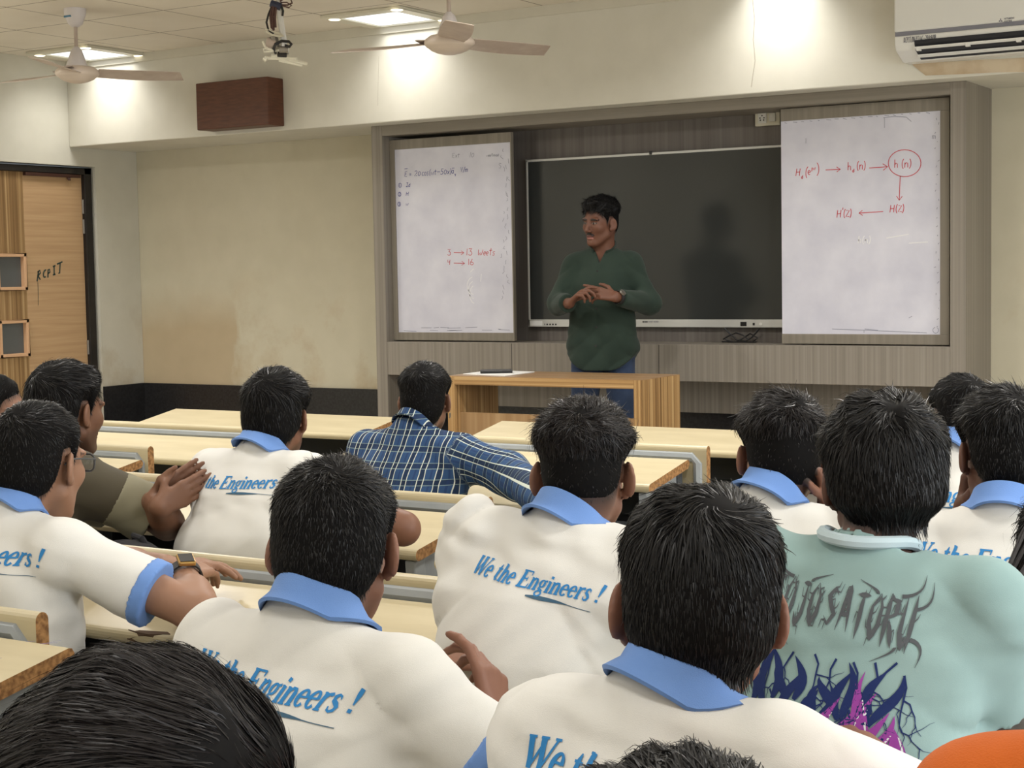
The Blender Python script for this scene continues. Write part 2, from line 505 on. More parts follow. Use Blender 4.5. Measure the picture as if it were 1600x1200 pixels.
for z in (2.0, 1.86, 1.0):
    MB().tube([(0.006, -0.016, z - 0.05), (0.006, -0.016, z + 0.05)], 0.009, 8).build('hinge', M['metal'], door, smooth=True)
c = MB(); c.box((0.0, -0.55, 2.200), (0.03, -0.05, 2.222)); c.tube([(0.02, -0.17, 2.203), (0.03, -0.165, 2.183), (0.03, -0.15, 2.183), (0.02, -0.145, 2.203)], 0.006, 6)
c.build('door_closer_arm', base_mat('closer_bronze', srgb(74, 48, 40), 0.45, 0.4), door)

# ------------------------------------------------------------------ stroke lettering
GL = {}
def arc(cx, cy, rx, ry, a0, a1, n=14):
    return [(cx + rx * math.cos(math.radians(a0 + (a1 - a0) * i / n)), cy + ry * math.sin(math.radians(a0 + (a1 - a0) * i / n))) for i in range(n + 1)]
# simple handwriting, one unit high; each glyph = (advance, strokes)
GL['1'] = (0.35, [[(0.15, 1), (0.14, 0)]])
GL['2'] = (0.7, [arc(0.28, 0.75, 0.24, 0.25, 160, -30) + [(0.05, 0), (0.6, 0.02)]])
GL['3'] = (0.7, [[(0.05, 0.98), (0.5, 1.0), (0.22, 0.6)] + arc(0.26, 0.3, 0.26, 0.3, 90, -150)])
GL['4'] = (0.7, [[(0.12, 0.9), (0.05, 0.45), (0.5, 0.5)], [(0.5, 0.9), (0.44, -0.1)]])
GL['5'] = (0.65, [[(0.5, 1), (0.15, 1), (0.1, 0.6)] + arc(0.22, 0.3, 0.26, 0.3, 100, -140)])
GL['6'] = (0.7, [[(0.4, 1.0), (0.12, 0.5)] + arc(0.3, 0.25, 0.24, 0.25, 160, -200)])
GL['0'] = (0.65, [arc(0.27, 0.4, 0.22, 0.4, 90, 450)])
GL['E'] = (0.75, [[(0.55, 0.95), (0.1, 0.95), (0.1, 0), (0.58, 0)], [(0.1, 0.5), (0.45, 0.5)]])
GL['='] = (0.65, [[(0.1, 0.35), (0.5, 0.35)], [(0.1, 0.6), (0.5, 0.6)]])
GL['-'] = (0.75, [[(0.08, 0.5), (0.65, 0.5)]])
GL[' '] = (0.45, [])
GL['c'] = (0.5, [arc(0.25, 0.3, 0.2, 0.3, 50, 310)])
GL['o'] = (0.5, [arc(0.22, 0.3, 0.18, 0.3, 90, 450)])
GL['s'] = (0.5, [[(0.4, 0.6), (0.15, 0.62), (0.1, 0.42), (0.36, 0.25), (0.3, 0.0), (0.04, 0.04)]])
GL['('] = (0.35, [arc(0.4, 0.45, 0.3, 0.65, 115, 245)])
GL[')'] = (0.35, [arc(-0.1, 0.45, 0.3, 0.65, 65, -65)])
GL['w'] = (0.65, [[(0.03, 0.55), (0.12, 0.0), (0.3, 0.4), (0.42, 0.0), (0.58, 0.6)]])
GL['t'] = (0.45, [[(0.2, 0.95), (0.2, 0.05), (0.35, 0.02)], [(0.02, 0.65), (0.4, 0.65)]])
GL['x'] = (0.5, [[(0.03, 0.6), (0.4, 0)], [(0.4, 0.6), (0.03, 0)]])
GL['a'] = (0.55, [arc(0.22, 0.28, 0.18, 0.28, 40, 330), [(0.4, 0.58), (0.4, 0), (0.5, 0.05)]])
GL['y'] = (0.5, [[(0.05, 0.3), (0.1, 0.0), (0.3, 0.05), (0.35, 0.3)], [(0.35, 0.3), (0.3, -0.4), (0.1, -0.35)]])
GL['V'] = (0.65, [[(0.05, 0.95), (0.25, 0), (0.5, 0.95)]])
GL['/'] = (0.45, [[(0.02, -0.1), (0.38, 1.0)]])
GL['m'] = (0.75, [[(0.05, 0.6), (0.05, 0)], [(0.05, 0.45), (0.2, 0.6), (0.3, 0.5), (0.3, 0)], [(0.3, 0.45), (0.45, 0.6), (0.58, 0.5), (0.58, 0)]])
GL['J'] = (0.6, [[(0.1, 0.95), (0.5, 0.95)], [(0.3, 0.95), (0.3, 0.1), (0.05, 0.05)], [(0.05, 0.02), (0.5, 0.02)]])
GL['I'] = (0.55, [[(0.05, 0.95), (0.45, 0.98)], [(0.25, 0.95), (0.25, 0.02)], [(0.05, 0.02), (0.45, 0.03)]])
GL['d'] = (0.55, [arc(0.2, 0.25, 0.17, 0.25, 40, 330), [(0.38, 0.9), (0.38, 0)]])
GL['H'] = (0.75, [[(0.1, 0.95), (0.05, 0)], [(0.58, 0.95), (0.55, 0)], [(0.08, 0.48), (0.57, 0.5)]])
GL['h'] = (0.6, [[(0.1, 1.05), (0.08, 0)], [(0.08, 0.35), (0.25, 0.6), (0.42, 0.5), (0.42, 0)]])
GL['n'] = (0.6, [[(0.08, 0.6), (0.08, 0)], [(0.08, 0.38), (0.25, 0.6), (0.42, 0.5), (0.44, 0)]])
GL['W'] = (0.95, [[(0.05, 0.95), (0.12, 0.1), (0.25, 0.02), (0.4, 0.5), (0.5, 0.02), (0.65, 0.15), (0.8, 0.95)]])
GL['e'] = (0.45, [[(0.05, 0.3), (0.36, 0.36)] + arc(0.21, 0.32, 0.17, 0.3, 10, 310)])
GL['k'] = (0.6, [[(0.25, 1.2), (0.25, 0.5)], [(0.02, 0.8), (0.5, 0.85)], [(0.25, 0.5), (0.3, 0.0)]])
GL['z'] = (0.6, [[(0.05, 0.85), (0.5, 0.85), (0.05, 0.05), (0.55, 0.05)]])
GL['j'] = (0.4, [[(0.25, 0.6), (0.22, -0.2), (0.05, -0.15)]])
GL["'"] = (0.2, [[(0.08, 1.25), (0.06, 0.95)]])
GL['R'] = (0.62, [[(0.08, 0), (0.12, 1)], [(0.0, 0.9), (0.3, 1.02), (0.4, 0.75), (0.1, 0.5)], [(0.15, 0.5), (0.5, 0.05)]])
GL['C'] = (0.6, [arc(0.35, 0.5, 0.3, 0.5, 60, 300)])
GL['P'] = (0.62, [[(0.1, 0), (0.12, 1)], [(0.05, 0.98), (0.4, 1.0), (0.45, 0.65), (0.12, 0.5)]])
GL['T'] = (0.7, [[(0.0, 0.95), (0.6, 1.05)], [(0.35, 1.0), (0.3, 0.0), (0.15, 0.05)]])
GL['D'] = (0.65, [[(0.1, 0), (0.1, 1)], [(0.05, 1.0), (0.35, 0.95), (0.5, 0.5), (0.35, 0.05), (0.05, 0)]])
GL['9'] = (0.6, [arc(0.25, 0.7, 0.2, 0.28, 0, 360) + [(0.45, 0.6), (0.35, 0)]])
GL['8'] = (0.6, [arc(0.25, 0.75, 0.17, 0.22, 90, 450), arc(0.25, 0.27, 0.22, 0.27, 90, 450)])
GL['L'] = (0.55, [[(0.1, 1), (0.08, 0.02), (0.5, 0.05)]])
GL['A'] = (0.65, [[(0.02, 0), (0.28, 1), (0.55, 0)], [(0.12, 0.35), (0.45, 0.35)]])


def text_strokes(s, x, y, size, slope=0.0, slant=0.0, wide=1.0):
    """strokes of s in image-like axes (x right, y down), baseline starting at x, y"""
    out = []
    for ch in s:
        adv, st = GL[ch]
        for pl in st:
            out.append([(x + (px + slant * py) * size * wide, y - py * size + slope * px * size * wide) for px, py in pl])
        x += adv * size * wide; y += adv * size * wide * slope
    return out


def arrow(x0, y0, x1, y1, h=6):
    a = math.atan2(y1 - y0, x1 - x0)
    return [[(x0, y0), (x1, y1)], [(x1 - h * math.cos(a - 0.6), y1 - h * math.sin(a - 0.6)), (x1, y1), (x1 - h * math.cos(a + 0.6), y1 - h * math.sin(a + 0.6))]]


def ribbon(mb, pts, nrm, w, ws=None):
    """flat stroke of width w along 3-D points lying on a surface of normal nrm"""
    pts = [Vector(p) for p in pts]
    vs = []
    for i, p in enumerate(pts):
        t = pts[min(i + 1, len(pts) - 1)] - pts[max(i - 1, 0)]
        if t.length < 1e-9: t = Vector((1, 0, 0))
        s = nrm.cross(t).normalized() * ((ws[i] if ws else w) / 2)
        vs += [p + s, p - s]
    mb.add(vs, [(2 * i, 2 * i + 1, 2 * i + 3, 2 * i + 2) for i in range(len(pts) - 1)])


def write_on(name, strokes, to3d, nrm, w, mat, parent):
    mb = MB()
    for pl in strokes: ribbon(mb, [to3d(x, y) for x, y in pl], nrm, w)
    o = mb.build(name, mat)
    if parent is not None:
        o.parent = parent; o.matrix_parent_inverse = Matrix.Translation(-parent.location)
    return o


def on_door(x, y):
    v = CAM_F + CAM_R * (x - 800) / F_PX + CAM_D * (y - 600) / F_PX
    p = np.array([0, 0, EYE]) + v * ((XL - 0.0485) / v[0])
    return Vector(tuple(p))
st = text_strokes('R', 57, 440, 16, -0.35, 0.15, 0.75) + text_strokes('C', 67, 434, 11, -0.3, 0.1, 0.8) + text_strokes('P', 74, 434, 12, -0.3, 0.0, 0.75) + text_strokes('I', 82, 430, 14, -0.25, 0, 0.75) + text_strokes('T', 89, 428, 16, -0.25, 0, 0.9) + [[(59, 441), (60, 460), (60, 477)]]
write_on('marker_graffiti', st[:-1], on_door, Vector((1, 0, 0)), 0.011, M['ink_teal'], door)
write_on('ink_drip', st[-1:], on_door, Vector((1, 0, 0)), 0.004, M['ink_teal'], door)

# ------------------------------------------------------------------ ceiling light fixtures
fx0 = None
for iy, ly in enumerate(LIGHT_YS):
    for ix, lx in enumerate(LIGHT_XS):
        if iy > 1 or (iy == 1 and ix > 3): continue
        t = empty('ceiling_light', (lx, ly, CEIL))
        fr = MB(); a, b = 0.285, 0.205
        for (p, q) in (((-a, -a), (a, -b)), ((-a, b), (a, a)), ((-a, -b), (-b, b)), ((b, -b), (a, b))):
            fr.box((p[0], p[1], -0.02), (q[0], q[1], -0.001))
        fr.build('light_frame', M['ivory_pl'], t, bevel=0.004)
        MB().box((-b, -b, -0.010), (b, b, -0.001)).build('diffuser', M['lit'], t)
        if iy == 0:
            for (sx, sy) in ((-0.245, -0.2), (0.245, 0.22), (0.245, -0.26)):
                MB().lathe([(0.0, -0.0235), (0.022, -0.0235), (0.032, -0.0225), (0.036, -0.02)], (sx, sy, 0), 16).build('downlight', M['spot'], t, smooth=True)
        labels = {(0, 0): 'square ceiling light above the left fan, near the door corner', (0, 1): 'square ceiling light between the bare projector mount and the middle fan'}
        tag(t, labels.get((iy, ix), 'square recessed ceiling light out of the picture overhead'), 'ceiling light', 'square ceiling lights')

# ------------------------------------------------------------------ ceiling fans
def fan(name, loc, rot, label, hub_mat, drop):
    t = empty(name, loc)
    tag(t, label, 'ceiling fan', 'ceiling fans')
    MB().lathe([(0.0, 0), (0.062, 0), (0.06, -0.03), (0.04, -0.085), (0.02, -0.1), (0, -0.1)], (0, 0, 0), 24).build('canopy', M['fan_white'], t, smooth=True)
    MB().tube([(0, 0, -0.08), (0, 0, -drop + 0.02)], 0.0105, 10).build('down_rod', M['beige_fan'], t, smooth=True)
    MB().lathe([(0.012, 0.15), (0.03, 0.13), (0.044, 0.09), (0.062, 0.035), (0.066, 0.03)], (0, 0, -drop), 24).build('lower_canopy', M['fan_white'], t, smooth=True)
    h = MB().lathe([(0.03, 0.045), (0.095, 0.035), (0.118, 0.018), (0.122, 0.006), (0.122, -0.004), (0.112, -0.016), (0.106, -0.018), (0.09, -0.032), (0.06, -0.045), (0.03, -0.052), (0, -0.054)], (0, 0, -drop), 40).build('motor', hub_mat, t, smooth=True)
    for k in range(3):
        a = rot + k * 2 * PI / 3
        R = Matrix.Rotation(a, 4, 'Z')
        bl = MB(); nseg = 8; tw = 0.24
        top = []; bot = []
        for i in range(nseg + 1):
            u = i / nseg; x = 0.11 + 0.51 * u
            w0 = 0.062 + 0.012 * math.sin(PI * u); w1 = w0
            sk = 0.05 * max(0, u - 0.8) / 0.2
            for s, wv in ((-1, w0), (1, w1)):
                y = s * wv - (sk if s > 0 else 0) * 0.0
                xx = x - (0.05 * (u > 0.99) if s < 0 else 0)
                z = -math.sin(tw) * y + 0.006 - 0.012 * (y / 0.07) ** 2
                p = R @ Vector((xx, y * math.cos(tw), z - drop + 0.012))
                top.append(p); bot.append(p - Vector((0, 0, 0.003)))
        n = len(top)
        fs = []
        for i in range(nseg):
            q = (2 * i, 2 * i + 1, 2 * i + 3, 2 * i + 2)
            fs.append(q); fs.append(tuple(j + n for j in reversed(q)))
            fs.append((2 * i, 2 * i + 2, 2 * i + 2 + n, 2 * i + n)); fs.append((2 * i + 1, 2 * i + 1 + n, 2 * i + 3 + n, 2 * i + 3))
        fs.append((0, n, n + 1, 1)); fs.append((n - 2, n - 1, 2 * n - 1, 2 * n - 2))
        bl.add(top + bot, fs)
        b = bl.build('blade', M['beige_fan'], t)
        a2 = MB(); p0 = R @ Vector((0.08, -0.02, -drop + 0.014)); p1 = R @ Vector((0.17, -0.03, -drop + 0.014)); p2 = R @ Vector((0.17, 0.03, -drop + 0.02)); p3 = R @ Vector((0.08, 0.02, -drop + 0.016))
        up = Vector((0, 0, 0.006))
        a2.add([p0, p1, p2, p3, p0 + up, p1 + up, p2 + up, p3 + up], [(0, 3, 2, 1), (4, 5, 6, 7), (0, 1, 5, 4), (1, 2, 6, 5), (2, 3, 7, 6), (3, 0, 4, 7)])
        a2.build('blade_bracket', M['beige_fan'], b)
    return t
fan1 = fan('ceiling_fan', (-6.80, 6.515, CEIL), math.radians(-63), 'dusty white ceiling fan at the left, nearest the door', M['fan_hub'], 0.36)
MB().box((-0.03, -0.0565, -0.052), (0.02, -0.0485, -0.042)).build('maker_badge', base_mat('badge_blue', srgb(70, 120, 150), 0.4), fan1)
fan2 = fan('ceiling_fan', (-4.28, 6.50, CEIL), math.radians(-52), 'dusty pinkish ceiling fan in the middle, left of the lecturer', M['fan_hub'], 0.416)

# ------------------------------------------------------------------ bare projector mount
pm = empty('projector_mount', (-5.586, 6.821, CEIL)); tag(pm, 'bare projector ceiling mount wrapped in loose cables, no projector on it', 'projector mount')
def pml(x, y, dx=0.0):
    p = at(x, y, 8.604) - Vector((-5.586, 6.821, CEIL)); return p + Vector((0, dx, 0))
b = MB()
t0, t1 = pml(436, -12), pml(443, 62)
b.tube([t0, pml(438, 30), t1, pml(444, 80)], 0.017, 8); b.build('mount_pole', M['white_pl'], pm, smooth=True)
M['cab_b'] = base_mat('brown_cable', srgb(84, 58, 52), 0.5)
for i, (pts, mt, rr) in enumerate([
    ([(430, 12), (425, 24), (422, 36), (425, 48), (433, 54)], 'dark', 0.006),
    ([(432, 8), (428, 26), (430, 44), (434, 48)], 'cab_b', 0.007), ([(434, 10), (431, 28), (433, 47)], 'cab_b', 0.007), ([(437, 10), (435, 30), (436, 44)], 'cab_b', 0.007),
    ([(445, 10), (448, 18), (447, 26)], 'dark', 0.006),
    ([(443, 9), (455, 9), (462, 6), (460, 0), (452, -3), (443, 3)], 'cab_b', 0.005), ([(444, 5), (454, 5), (461, 10), (457, 13), (446, 10)], 'cab_b', 0.004),
    ([(420, 46), (430, 50), (444, 54), (449, 57), (441, 58), (430, 55), (421, 50)], 'ivory_pl', 0.006),
    ([(437, 85), (433, 78), (436, 70), (446, 65), (457, 66), (461, 70), (458, 74), (451, 72)], 'dark', 0.008),
    ([(416, 66), (421, 76), (432, 80), (437, 82)], 'ivory_pl', 0.007), ([(424, 75), (417, 78), (418, 82), (430, 81)], 'ivory_pl', 0.005)]):
    MB().tube([pml(x, y, -0.03) for x, y in pts], rr, 6).build('cable', M[mt], pm, smooth=True)
MB().tube([pml(427, 6, -0.02), pml(443, 12, -0.02)], 0.02, 8).build('cable_tie', base_mat('navy_tape', srgb(40, 46, 70), 0.5), pm)
MB().tube([pml(417, 66), pml(431, 69)], 0.028, 12).build('clamp', M['beige_fan'], pm, smooth=True)
cl = MB(); cl.tube([pml(427, 58), pml(431, 76)], 0.026, 8); cl.tube([pml(437, 78), pml(451, 78)], 0.024, 10); cl.build('bracket_joint', M['metal'], pm, smooth=True)
MB().tube([pml(434, 85), pml(448, 86)], 0.016, 6).build('bracket_joint', M['dark'], pm)
ar = MB()
for p, q in (((416, 91), (464, 92)), ((436, 94), (472, 102)), ((452, 94), (480, 100)), ((424, 87), (434, 87))):
    ar.tube([pml(*p), pml(*q)], 0.009, 6)
ar.tube([pml(413, 90), pml(417, 94)], 0.014, 8)
ar.build('mount_arm', M['ivory_pl'], pm)

# ------------------------------------------------------------------ brown speaker box on the beam
sp = MB().box((-0.300, -0.155, -0.150), (0.300, 0.0, 0.150)).build('wall_speaker', M['speaker'], bevel=0.006, loc=(-6.864, BEAM_Y - 0.001, 2.585))
tag(sp, 'dark brown wooden speaker box mounted high on the beam', 'speaker')

# ------------------------------------------------------------------ air conditioner
ac = empty('air_conditioner', (-2.07, BEAM_Y, 2.492)); tag(ac, 'white split air conditioner at the top right above the panelled frame', 'air conditioner')
pr = [(0, 0.0), (-0.10, 0.0), (-0.21, 0.045), (-0.225, 0.07), (-0.228, 0.115), (0, 0.115)]
body = MB(); hw = 0.45
body.extrude_x(pr, -hw, hw)
body.box((-hw, -0.19, 0.115), (hw, 0.0, 0.34))
ab = body.build('housing', M['white_pl'], ac, bevel=0.006)
MB().box((-hw, -0.236, 0.135), (hw, -0.185, 0.345)).build('front_panel', M['white_pl'], ac, bevel=0.008)
MB().box((-hw + 0.002, -0.224, 0.115), (hw - 0.002, -0.18, 0.136)).build('shadow_strip', M['grey_pl'], ac)
sl = MB(); v0, v1 = Vector((0, -0.1, 0.0)), Vector((0, -0.21, 0.045))
q = [(-0.120, 0.0045), (-0.213, 0.043), (-0.2285, 0.072), (-0.2305, 0.088), (-0.22, 0.088), (-0.2, 0.05), (-0.12, 0.012)]
sl.extrude_x(q, -hw + 0.1, hw - 0.02); sl.build('outlet', base_mat('outlet_dark', srgb(30, 32, 40), 0.5), ac)
for (y0, z0, y1, z1) in ((-0.233, 0.050, -0.221, 0.043), (-0.178, 0.018, -0.160, 0.010)):
    MB().add([(-hw + 0.1, y0, z0), (hw - 0.02, y0, z0), (hw - 0.02, y1, z1), (-hw + 0.1, y1, z1), (-hw + 0.1, y0, z0 + 0.006), (hw - 0.02, y0, z0 + 0.006), (hw - 0.02, y1, z1 + 0.006), (-hw + 0.1, y1, z1 + 0.006)],
             [(0, 3, 2, 1), (4, 5, 6, 7), (0, 1, 5, 4), (1, 2, 6, 5), (2, 3, 7, 6), (3, 0, 4, 7)]).build('louvre', M['white_pl'], ac)
for x in (-0.34, -0.1, 0.14):
    MB().box((x, -0.232, 0.036), (x + 0.02, -0.21, 0.055)).build('louvre_clip', M['white_pl'], ac)
yy = BEAM_Y - 0.2285
def on_ac(x, y):
    return on_y(x, y, yy)
hand = text_strokes('RCPIT/DEPT/AC-29/08/18', 1412, 67, 8.2, -0.10, 0.05, 0.47)
write_on('handwritten_number', hand, on_ac, Vector((0, -1, 0)), 0.0020, M['ink_dark'], ac)
yy2 = BEAM_Y - 0.2365
lg = MB()
cx, cy, rr = 1563.5, 32.0, 3.6
for k in range(3):
    a = math.radians(90 + 120 * k)
    d = (math.cos(a), -math.sin(a)); n = (-d[1], d[0])
    pts = [(cx, cy), (cx + d[0] * rr * 0.5 + n[0] * rr * 0.29, cy + d[1] * rr * 0.5 + n[1] * rr * 0.29), (cx + d[0] * rr, cy + d[1] * rr), (cx + d[0] * rr * 0.5 - n[0] * rr * 0.29, cy + d[1] * rr * 0.5 - n[1] * rr * 0.29)]
    lg.add([on_y(x, y, yy2) for x, y in pts], [(0, 1, 2, 3)])
o = lg.build('maker_emblem', M['ink_dark'], ac); o.matrix_parent_inverse = Matrix.Translation(-ac.location)
GL['M'] = (0.8, [[(0.08, 0), (0.1, 1), (0.35, 0.3), (0.6, 1), (0.62, 0)]]); GL['S'] = (0.6, [[(0.5, 0.9), (0.2, 1.0), (0.08, 0.75), (0.45, 0.4), (0.4, 0.05), (0.05, 0.08)]])
GL['U'] = (0.65, [[(0.08, 1), (0.1, 0.1), (0.3, 0), (0.5, 0.1), (0.52, 1)]]); GL['B'] = (0.6, [[(0.1, 0), (0.1, 1), (0.4, 0.9), (0.35, 0.55), (0.1, 0.52)], [(0.35, 0.52), (0.48, 0.25), (0.35, 0), (0.1, 0)]])
GL['G'] = (0.65, [arc(0.33, 0.5, 0.27, 0.5, 50, 330), [(0.55, 0.2), (0.55, 0.45), (0.35, 0.45)]]); GL['O'] = (0.68, [arc(0.3, 0.5, 0.26, 0.5, 90, 450)])
write_on('maker_lettering', text_strokes('MITSUBISHI', 1569, 30.5, 2.4, -0.09, 0, 1.05) + text_strokes('ELECTRIC', 1569.3, 34.6, 2.4, -0.09, 0, 1.0), lambda x, y: on_y(x, y, yy2), Vector((0, -1, 0)), 0.0016, M['ink_dark'], ac)

# ------------------------------------------------------------------ panelled board frame
CX0, CX1, CY, CZ0, CZ1 = -6.002, -2.274, 8.20, DAIS, 2.4085
cab = empty('board_cabinet', ((CX0 + CX1) / 2, YB, DAIS)); tag(cab, 'large grey laminate wall frame housing the display and whiteboards', 'board cabinet')
def cp(name, a, b, mat, **kw):
    o0 = cab.location
    return MB().box([p - q for p, q in zip(a, o0)], [p - q for p, q in zip(b, o0)]).build(name, mat, cab, **kw)
cp('side_board', (CX0, CY, CZ0), (CX0 + 0.083, YB, CZ1), M['lam'], bevel=0.002)
cp('side_board', (CX1 - 0.081, CY, CZ0), (CX1, YB, CZ1), M['lam'], bevel=0.002)
cp('top_board', (CX0 + 0.0835, CY, 2.345), (CX1 - 0.0815, YB, CZ1), M['lam_x'], bevel=0.002)
cp('back_panel', (CX0 + 0.0835, 8.50, 0.85), (CX1 - 0.0815, 8.52, 2.3445), M['lam_dark'])
cp('apron_panel', (CX0 + 0.0835, CY, 0.85), (CX1 - 0.0815, 8.4995, 1.058), M['lam'], bevel=0.002)
cp('kick_panel', (CX0 + 0.0835, 8.55, 0.64), (CX1 - 0.0815, 8.57, 0.86), M['lam'])
for xx in (-4.02, -5.0):
    cp('panel_joint', (xx, CY - 0.0006, 0.852), (xx + 0.003, CY + 0.002, 1.056), M['dark'])


# sliding whiteboards
def board(x0, x1, z0, z1, fl, fr, ft, fb, label):
    t = empty('whiteboard', ((x0 + x1) / 2, 8.28, z0)); tag(t, label, 'whiteboard', 'sliding whiteboards')
    o0 = t.location
    def P(name, a, b, mat, **kw): return MB().box([p - q for p, q in zip(a, o0)], [p - q for p, q in zip(b, o0)]).build(name, mat, t, **kw)
    P('panel', (x0, 8.282, z0), (x1, 8.302, z1), M['wb'])
    a, b, c, d = x0 - fl, x1 + fr, z0 - fb, z1 + ft
    P('board_frame', (a, 8.275, z1), (b, 8.305, d), M['lam_frame'], bevel=0.002)
    P('board_frame', (a, 8.275, c), (b, 8.305, z0), M['lam_frame'], bevel=0.002)
    if fl: P('board_frame', (a, 8.275, z0), (x0, 8.305, z1), M['lam_frame'], bevel=0.002)
    if fr: P('board_frame', (x1, 8.275, z0), (b, 8.305, z1), M['lam_frame'], bevel=0.002)
    return t
wbl = board(-5.882, -5.030, 1.115, 2.262, 0.036, 0.008, 0.060, 0.050, 'tall whiteboard on the left with blue formula and red 13 weeks note')
wbr = board(-3.304, -2.429, 1.118, 2.275, 0.0, 0.048, 0.066, 0.054, 'whiteboard on the right covered with red arrow diagram')
NW = Vector((0, -1, 0)); onb = lambda x, y: on_y(x, y, 8.2812)
S = []
S += text_strokes('E', 632, 276, 8, -0.06, 0.1, 0.8) + [[(632, 264), (637, 263.5)]] + text_strokes('=', 639, 276, 7, -0.06) + text_strokes('20', 647, 275, 8, -0.06, 0.1)
S += text_strokes('cos', 659, 274.5, 9, -0.06, 0.1, 0.8) + text_strokes('(wt-50x)', 670, 273.5, 8.6, -0.05, 0.1, 0.95) + text_strokes('a', 705, 271, 9, -0.05, 0.1, 0.9) + [[(706, 263), (710, 262.5)]] + text_strokes('y', 710, 273, 5) + text_strokes('V/m', 719, 269, 8, -0.05, 0.1, 0.85)
for i, (y, s) in enumerate(((290.5, 'Jd'), (304.5, 'H'), (320, 'w'))):
    S += [arc(625 - i * 0.7, y - 1, 2.3, 3.4, 0, 360)] + text_strokes(s, 634, y + 1.5, 6.5, -0.03, 0.1)
    S += text_strokes(str(i + 1), 624 - i * 0.7, y + 1, 4)
write_on('blue_writing', S, onb, NW, 0.0034, M['ink_blue'], wbl)
S = text_strokes('3', 699, 399, 9.5) + arrow(709, 394.5, 725, 395, 5.5) + text_strokes('13', 728, 399, 10.5, 0, 0.05) + text_strokes('Weeks', 746, 399, 9.5, 0, 0.15, 0.98)
S += text_strokes('4', 699, 413, 8) + arrow(709, 411, 726, 411.5, 5.5) + text_strokes('16', 731, 414, 9.5)
write_on('red_writing', S, onb, NW, 0.0038, M['ink_red'], wbl)
rs = random.Random(3)
S = []
for i in range(42):     # wiped remains down the right edge and along the bottom
    if i < 30: x, y = rs.uniform(783, 796), 232 + i * 8 + rs.uniform(-4, 4)
    else: x, y = rs.uniform(630, 795), rs.uniform(510, 517)
    S.append([(x, y), (x + rs.uniform(-2.5, 2), y + rs.uniform(1, 6)), (x + rs.uniform(-3, 3), y + rs.uniform(4, 8))] if i < 30 else [(x, y), (x + rs.uniform(4, 22), y + rs.uniform(-1, 1.2))])
S = [[(min(px, 796.5), py) for px, py in pl] for pl in S]
S += text_strokes('S', 779, 263, 8) + text_strokes('weekmad', 760, 245, 4.5, -0.05, 0, 1.1) + text_strokes('Ext', 706, 246, 7, 0, 0.1) + text_strokes('10', 733, 246, 8, -0.1, 0.2)
write_on('wiped_marks', S, onb, NW, 0.003, M['smudge'], wbl)
S = [arc(742, 446 + k * 7, 12 - k * 2, 14, 100, 250) for k in range(3)] + [[(735, 425), (740, 420)], [(752, 428), (751, 440)]]
write_on('wiped_ghosts', S, onb, NW, 0.005, M['ghost'], wbl)
S = text_strokes('H', 1243, 275, 12, -0.04, 0.1, 0.9) + text_strokes('d', 1252, 279, 6) + text_strokes('(', 1257, 276, 15, 0, 0.1) + text_strokes('e', 1262, 273, 11) + text_strokes('jw', 1267, 266, 7, -0.05) + text_strokes(')', 1276, 272, 17)
S += arrow(1290, 265.5, 1313, 264.5, 7) + text_strokes('h', 1324, 266, 12) + text_strokes('d', 1332, 269, 6) + text_strokes('(n)', 1338, 265, 12.5, -0.03, 0.05, 0.95) + arrow(1358, 262.5, 1387, 260.5, 9)
S += text_strokes('h', 1397, 262, 12) + text_strokes('(n)', 1408, 262, 13, -0.03, 0.05, 1.0) + [arc(1413.5, 255, 25.5, 21, 100, 465, 30)]
S += arrow(1406.5, 275, 1405, 313, 8) + text_strokes('H(z)', 1390, 332, 12, -0.04, 0.08, 0.95) + arrow(1380, 330.5, 1342, 333, 7) + text_strokes("H'(z)", 1307, 340, 12, -0.06, 0.08, 0.9)
write_on('red_writing', S, onb, NW, 0.0042, M['ink_red'], wbr)
S = []
for i in range(26):
    x, y = rs.uniform(1462, 1468), 182 + i * 13 + rs.uniform(-4, 4)
    S.append([(x, y), (x + rs.uniform(-3, 1), y + rs.uniform(1, 4))])
for i in range(18):
    x = 1226 + i * 13; y = 189.5 - (x - 1222) * 0.0727 + 2.5
    S.append([(x, y), (x + rs.uniform(2, 8), y + rs.uniform(-0.5, 2))])
S += [[(1380, 184), (1398, 182), (1416, 183), (1424, 190)], [(1382, 184), (1382, 200)], [(1300, 514), (1352, 516), (1448, 520)], [(1372, 516), (1351, 514)], [(1350, 516), (1350, 520)], [(1420, 497), (1425, 494)]]
S += [arc(1462, 516, 4.5, 4.5, -60, 260)] + text_strokes('m', 1456, 217, 9, 0, 0.1) + text_strokes('1', 1258, 224, 8)
write_on('wiped_marks', S, onb, NW, 0.003, M['smudge'], wbr)
write_on('wiped_ghosts', text_strokes('h(n)', 1340, 380, 11, 0, 0.1) + [[(1385, 372), (1420, 366)], [(1420, 380), (1450, 378)]], onb, NW, 0.006, M['ghost'], wbr)

# ------------------------------------------------------------------ interactive display
tv = empty('interactive_display', (-4.178, 8.45, 1.145)); tag(tv, 'large black interactive display in silver bezel behind the lecturer', 'display')
hwid, ht = 0.848, 1.018
MB().box((-hwid + 0.012, 0.004, 0.045), (hwid - 0.012, 0.012, ht - 0.014)).build('screen', M['screen'], tv)
MB().box((-hwid, 0.012, 0), (hwid, 0.046, ht)).build('rear_case', M['black'], tv)
bz = MB(); bz.box((-hwid, 0, 0), (hwid, 0.014, 0.045)); bz.box((-hwid, 0, ht - 0.014), (hwid, 0.014, ht)); bz.box((-hwid, 0, 0), (-hwid + 0.013, 0.014, ht)); bz.box((hwid - 0.013, 0, 0), (hwid, 0.014, ht))
bz.build('bezel', M['silver'], tv, bevel=0.002)
MB().box((-0.008, -0.003, ht - 0.013), (0.008, 0.002, ht + 0.008)).build('webcam', M['black'], tv)
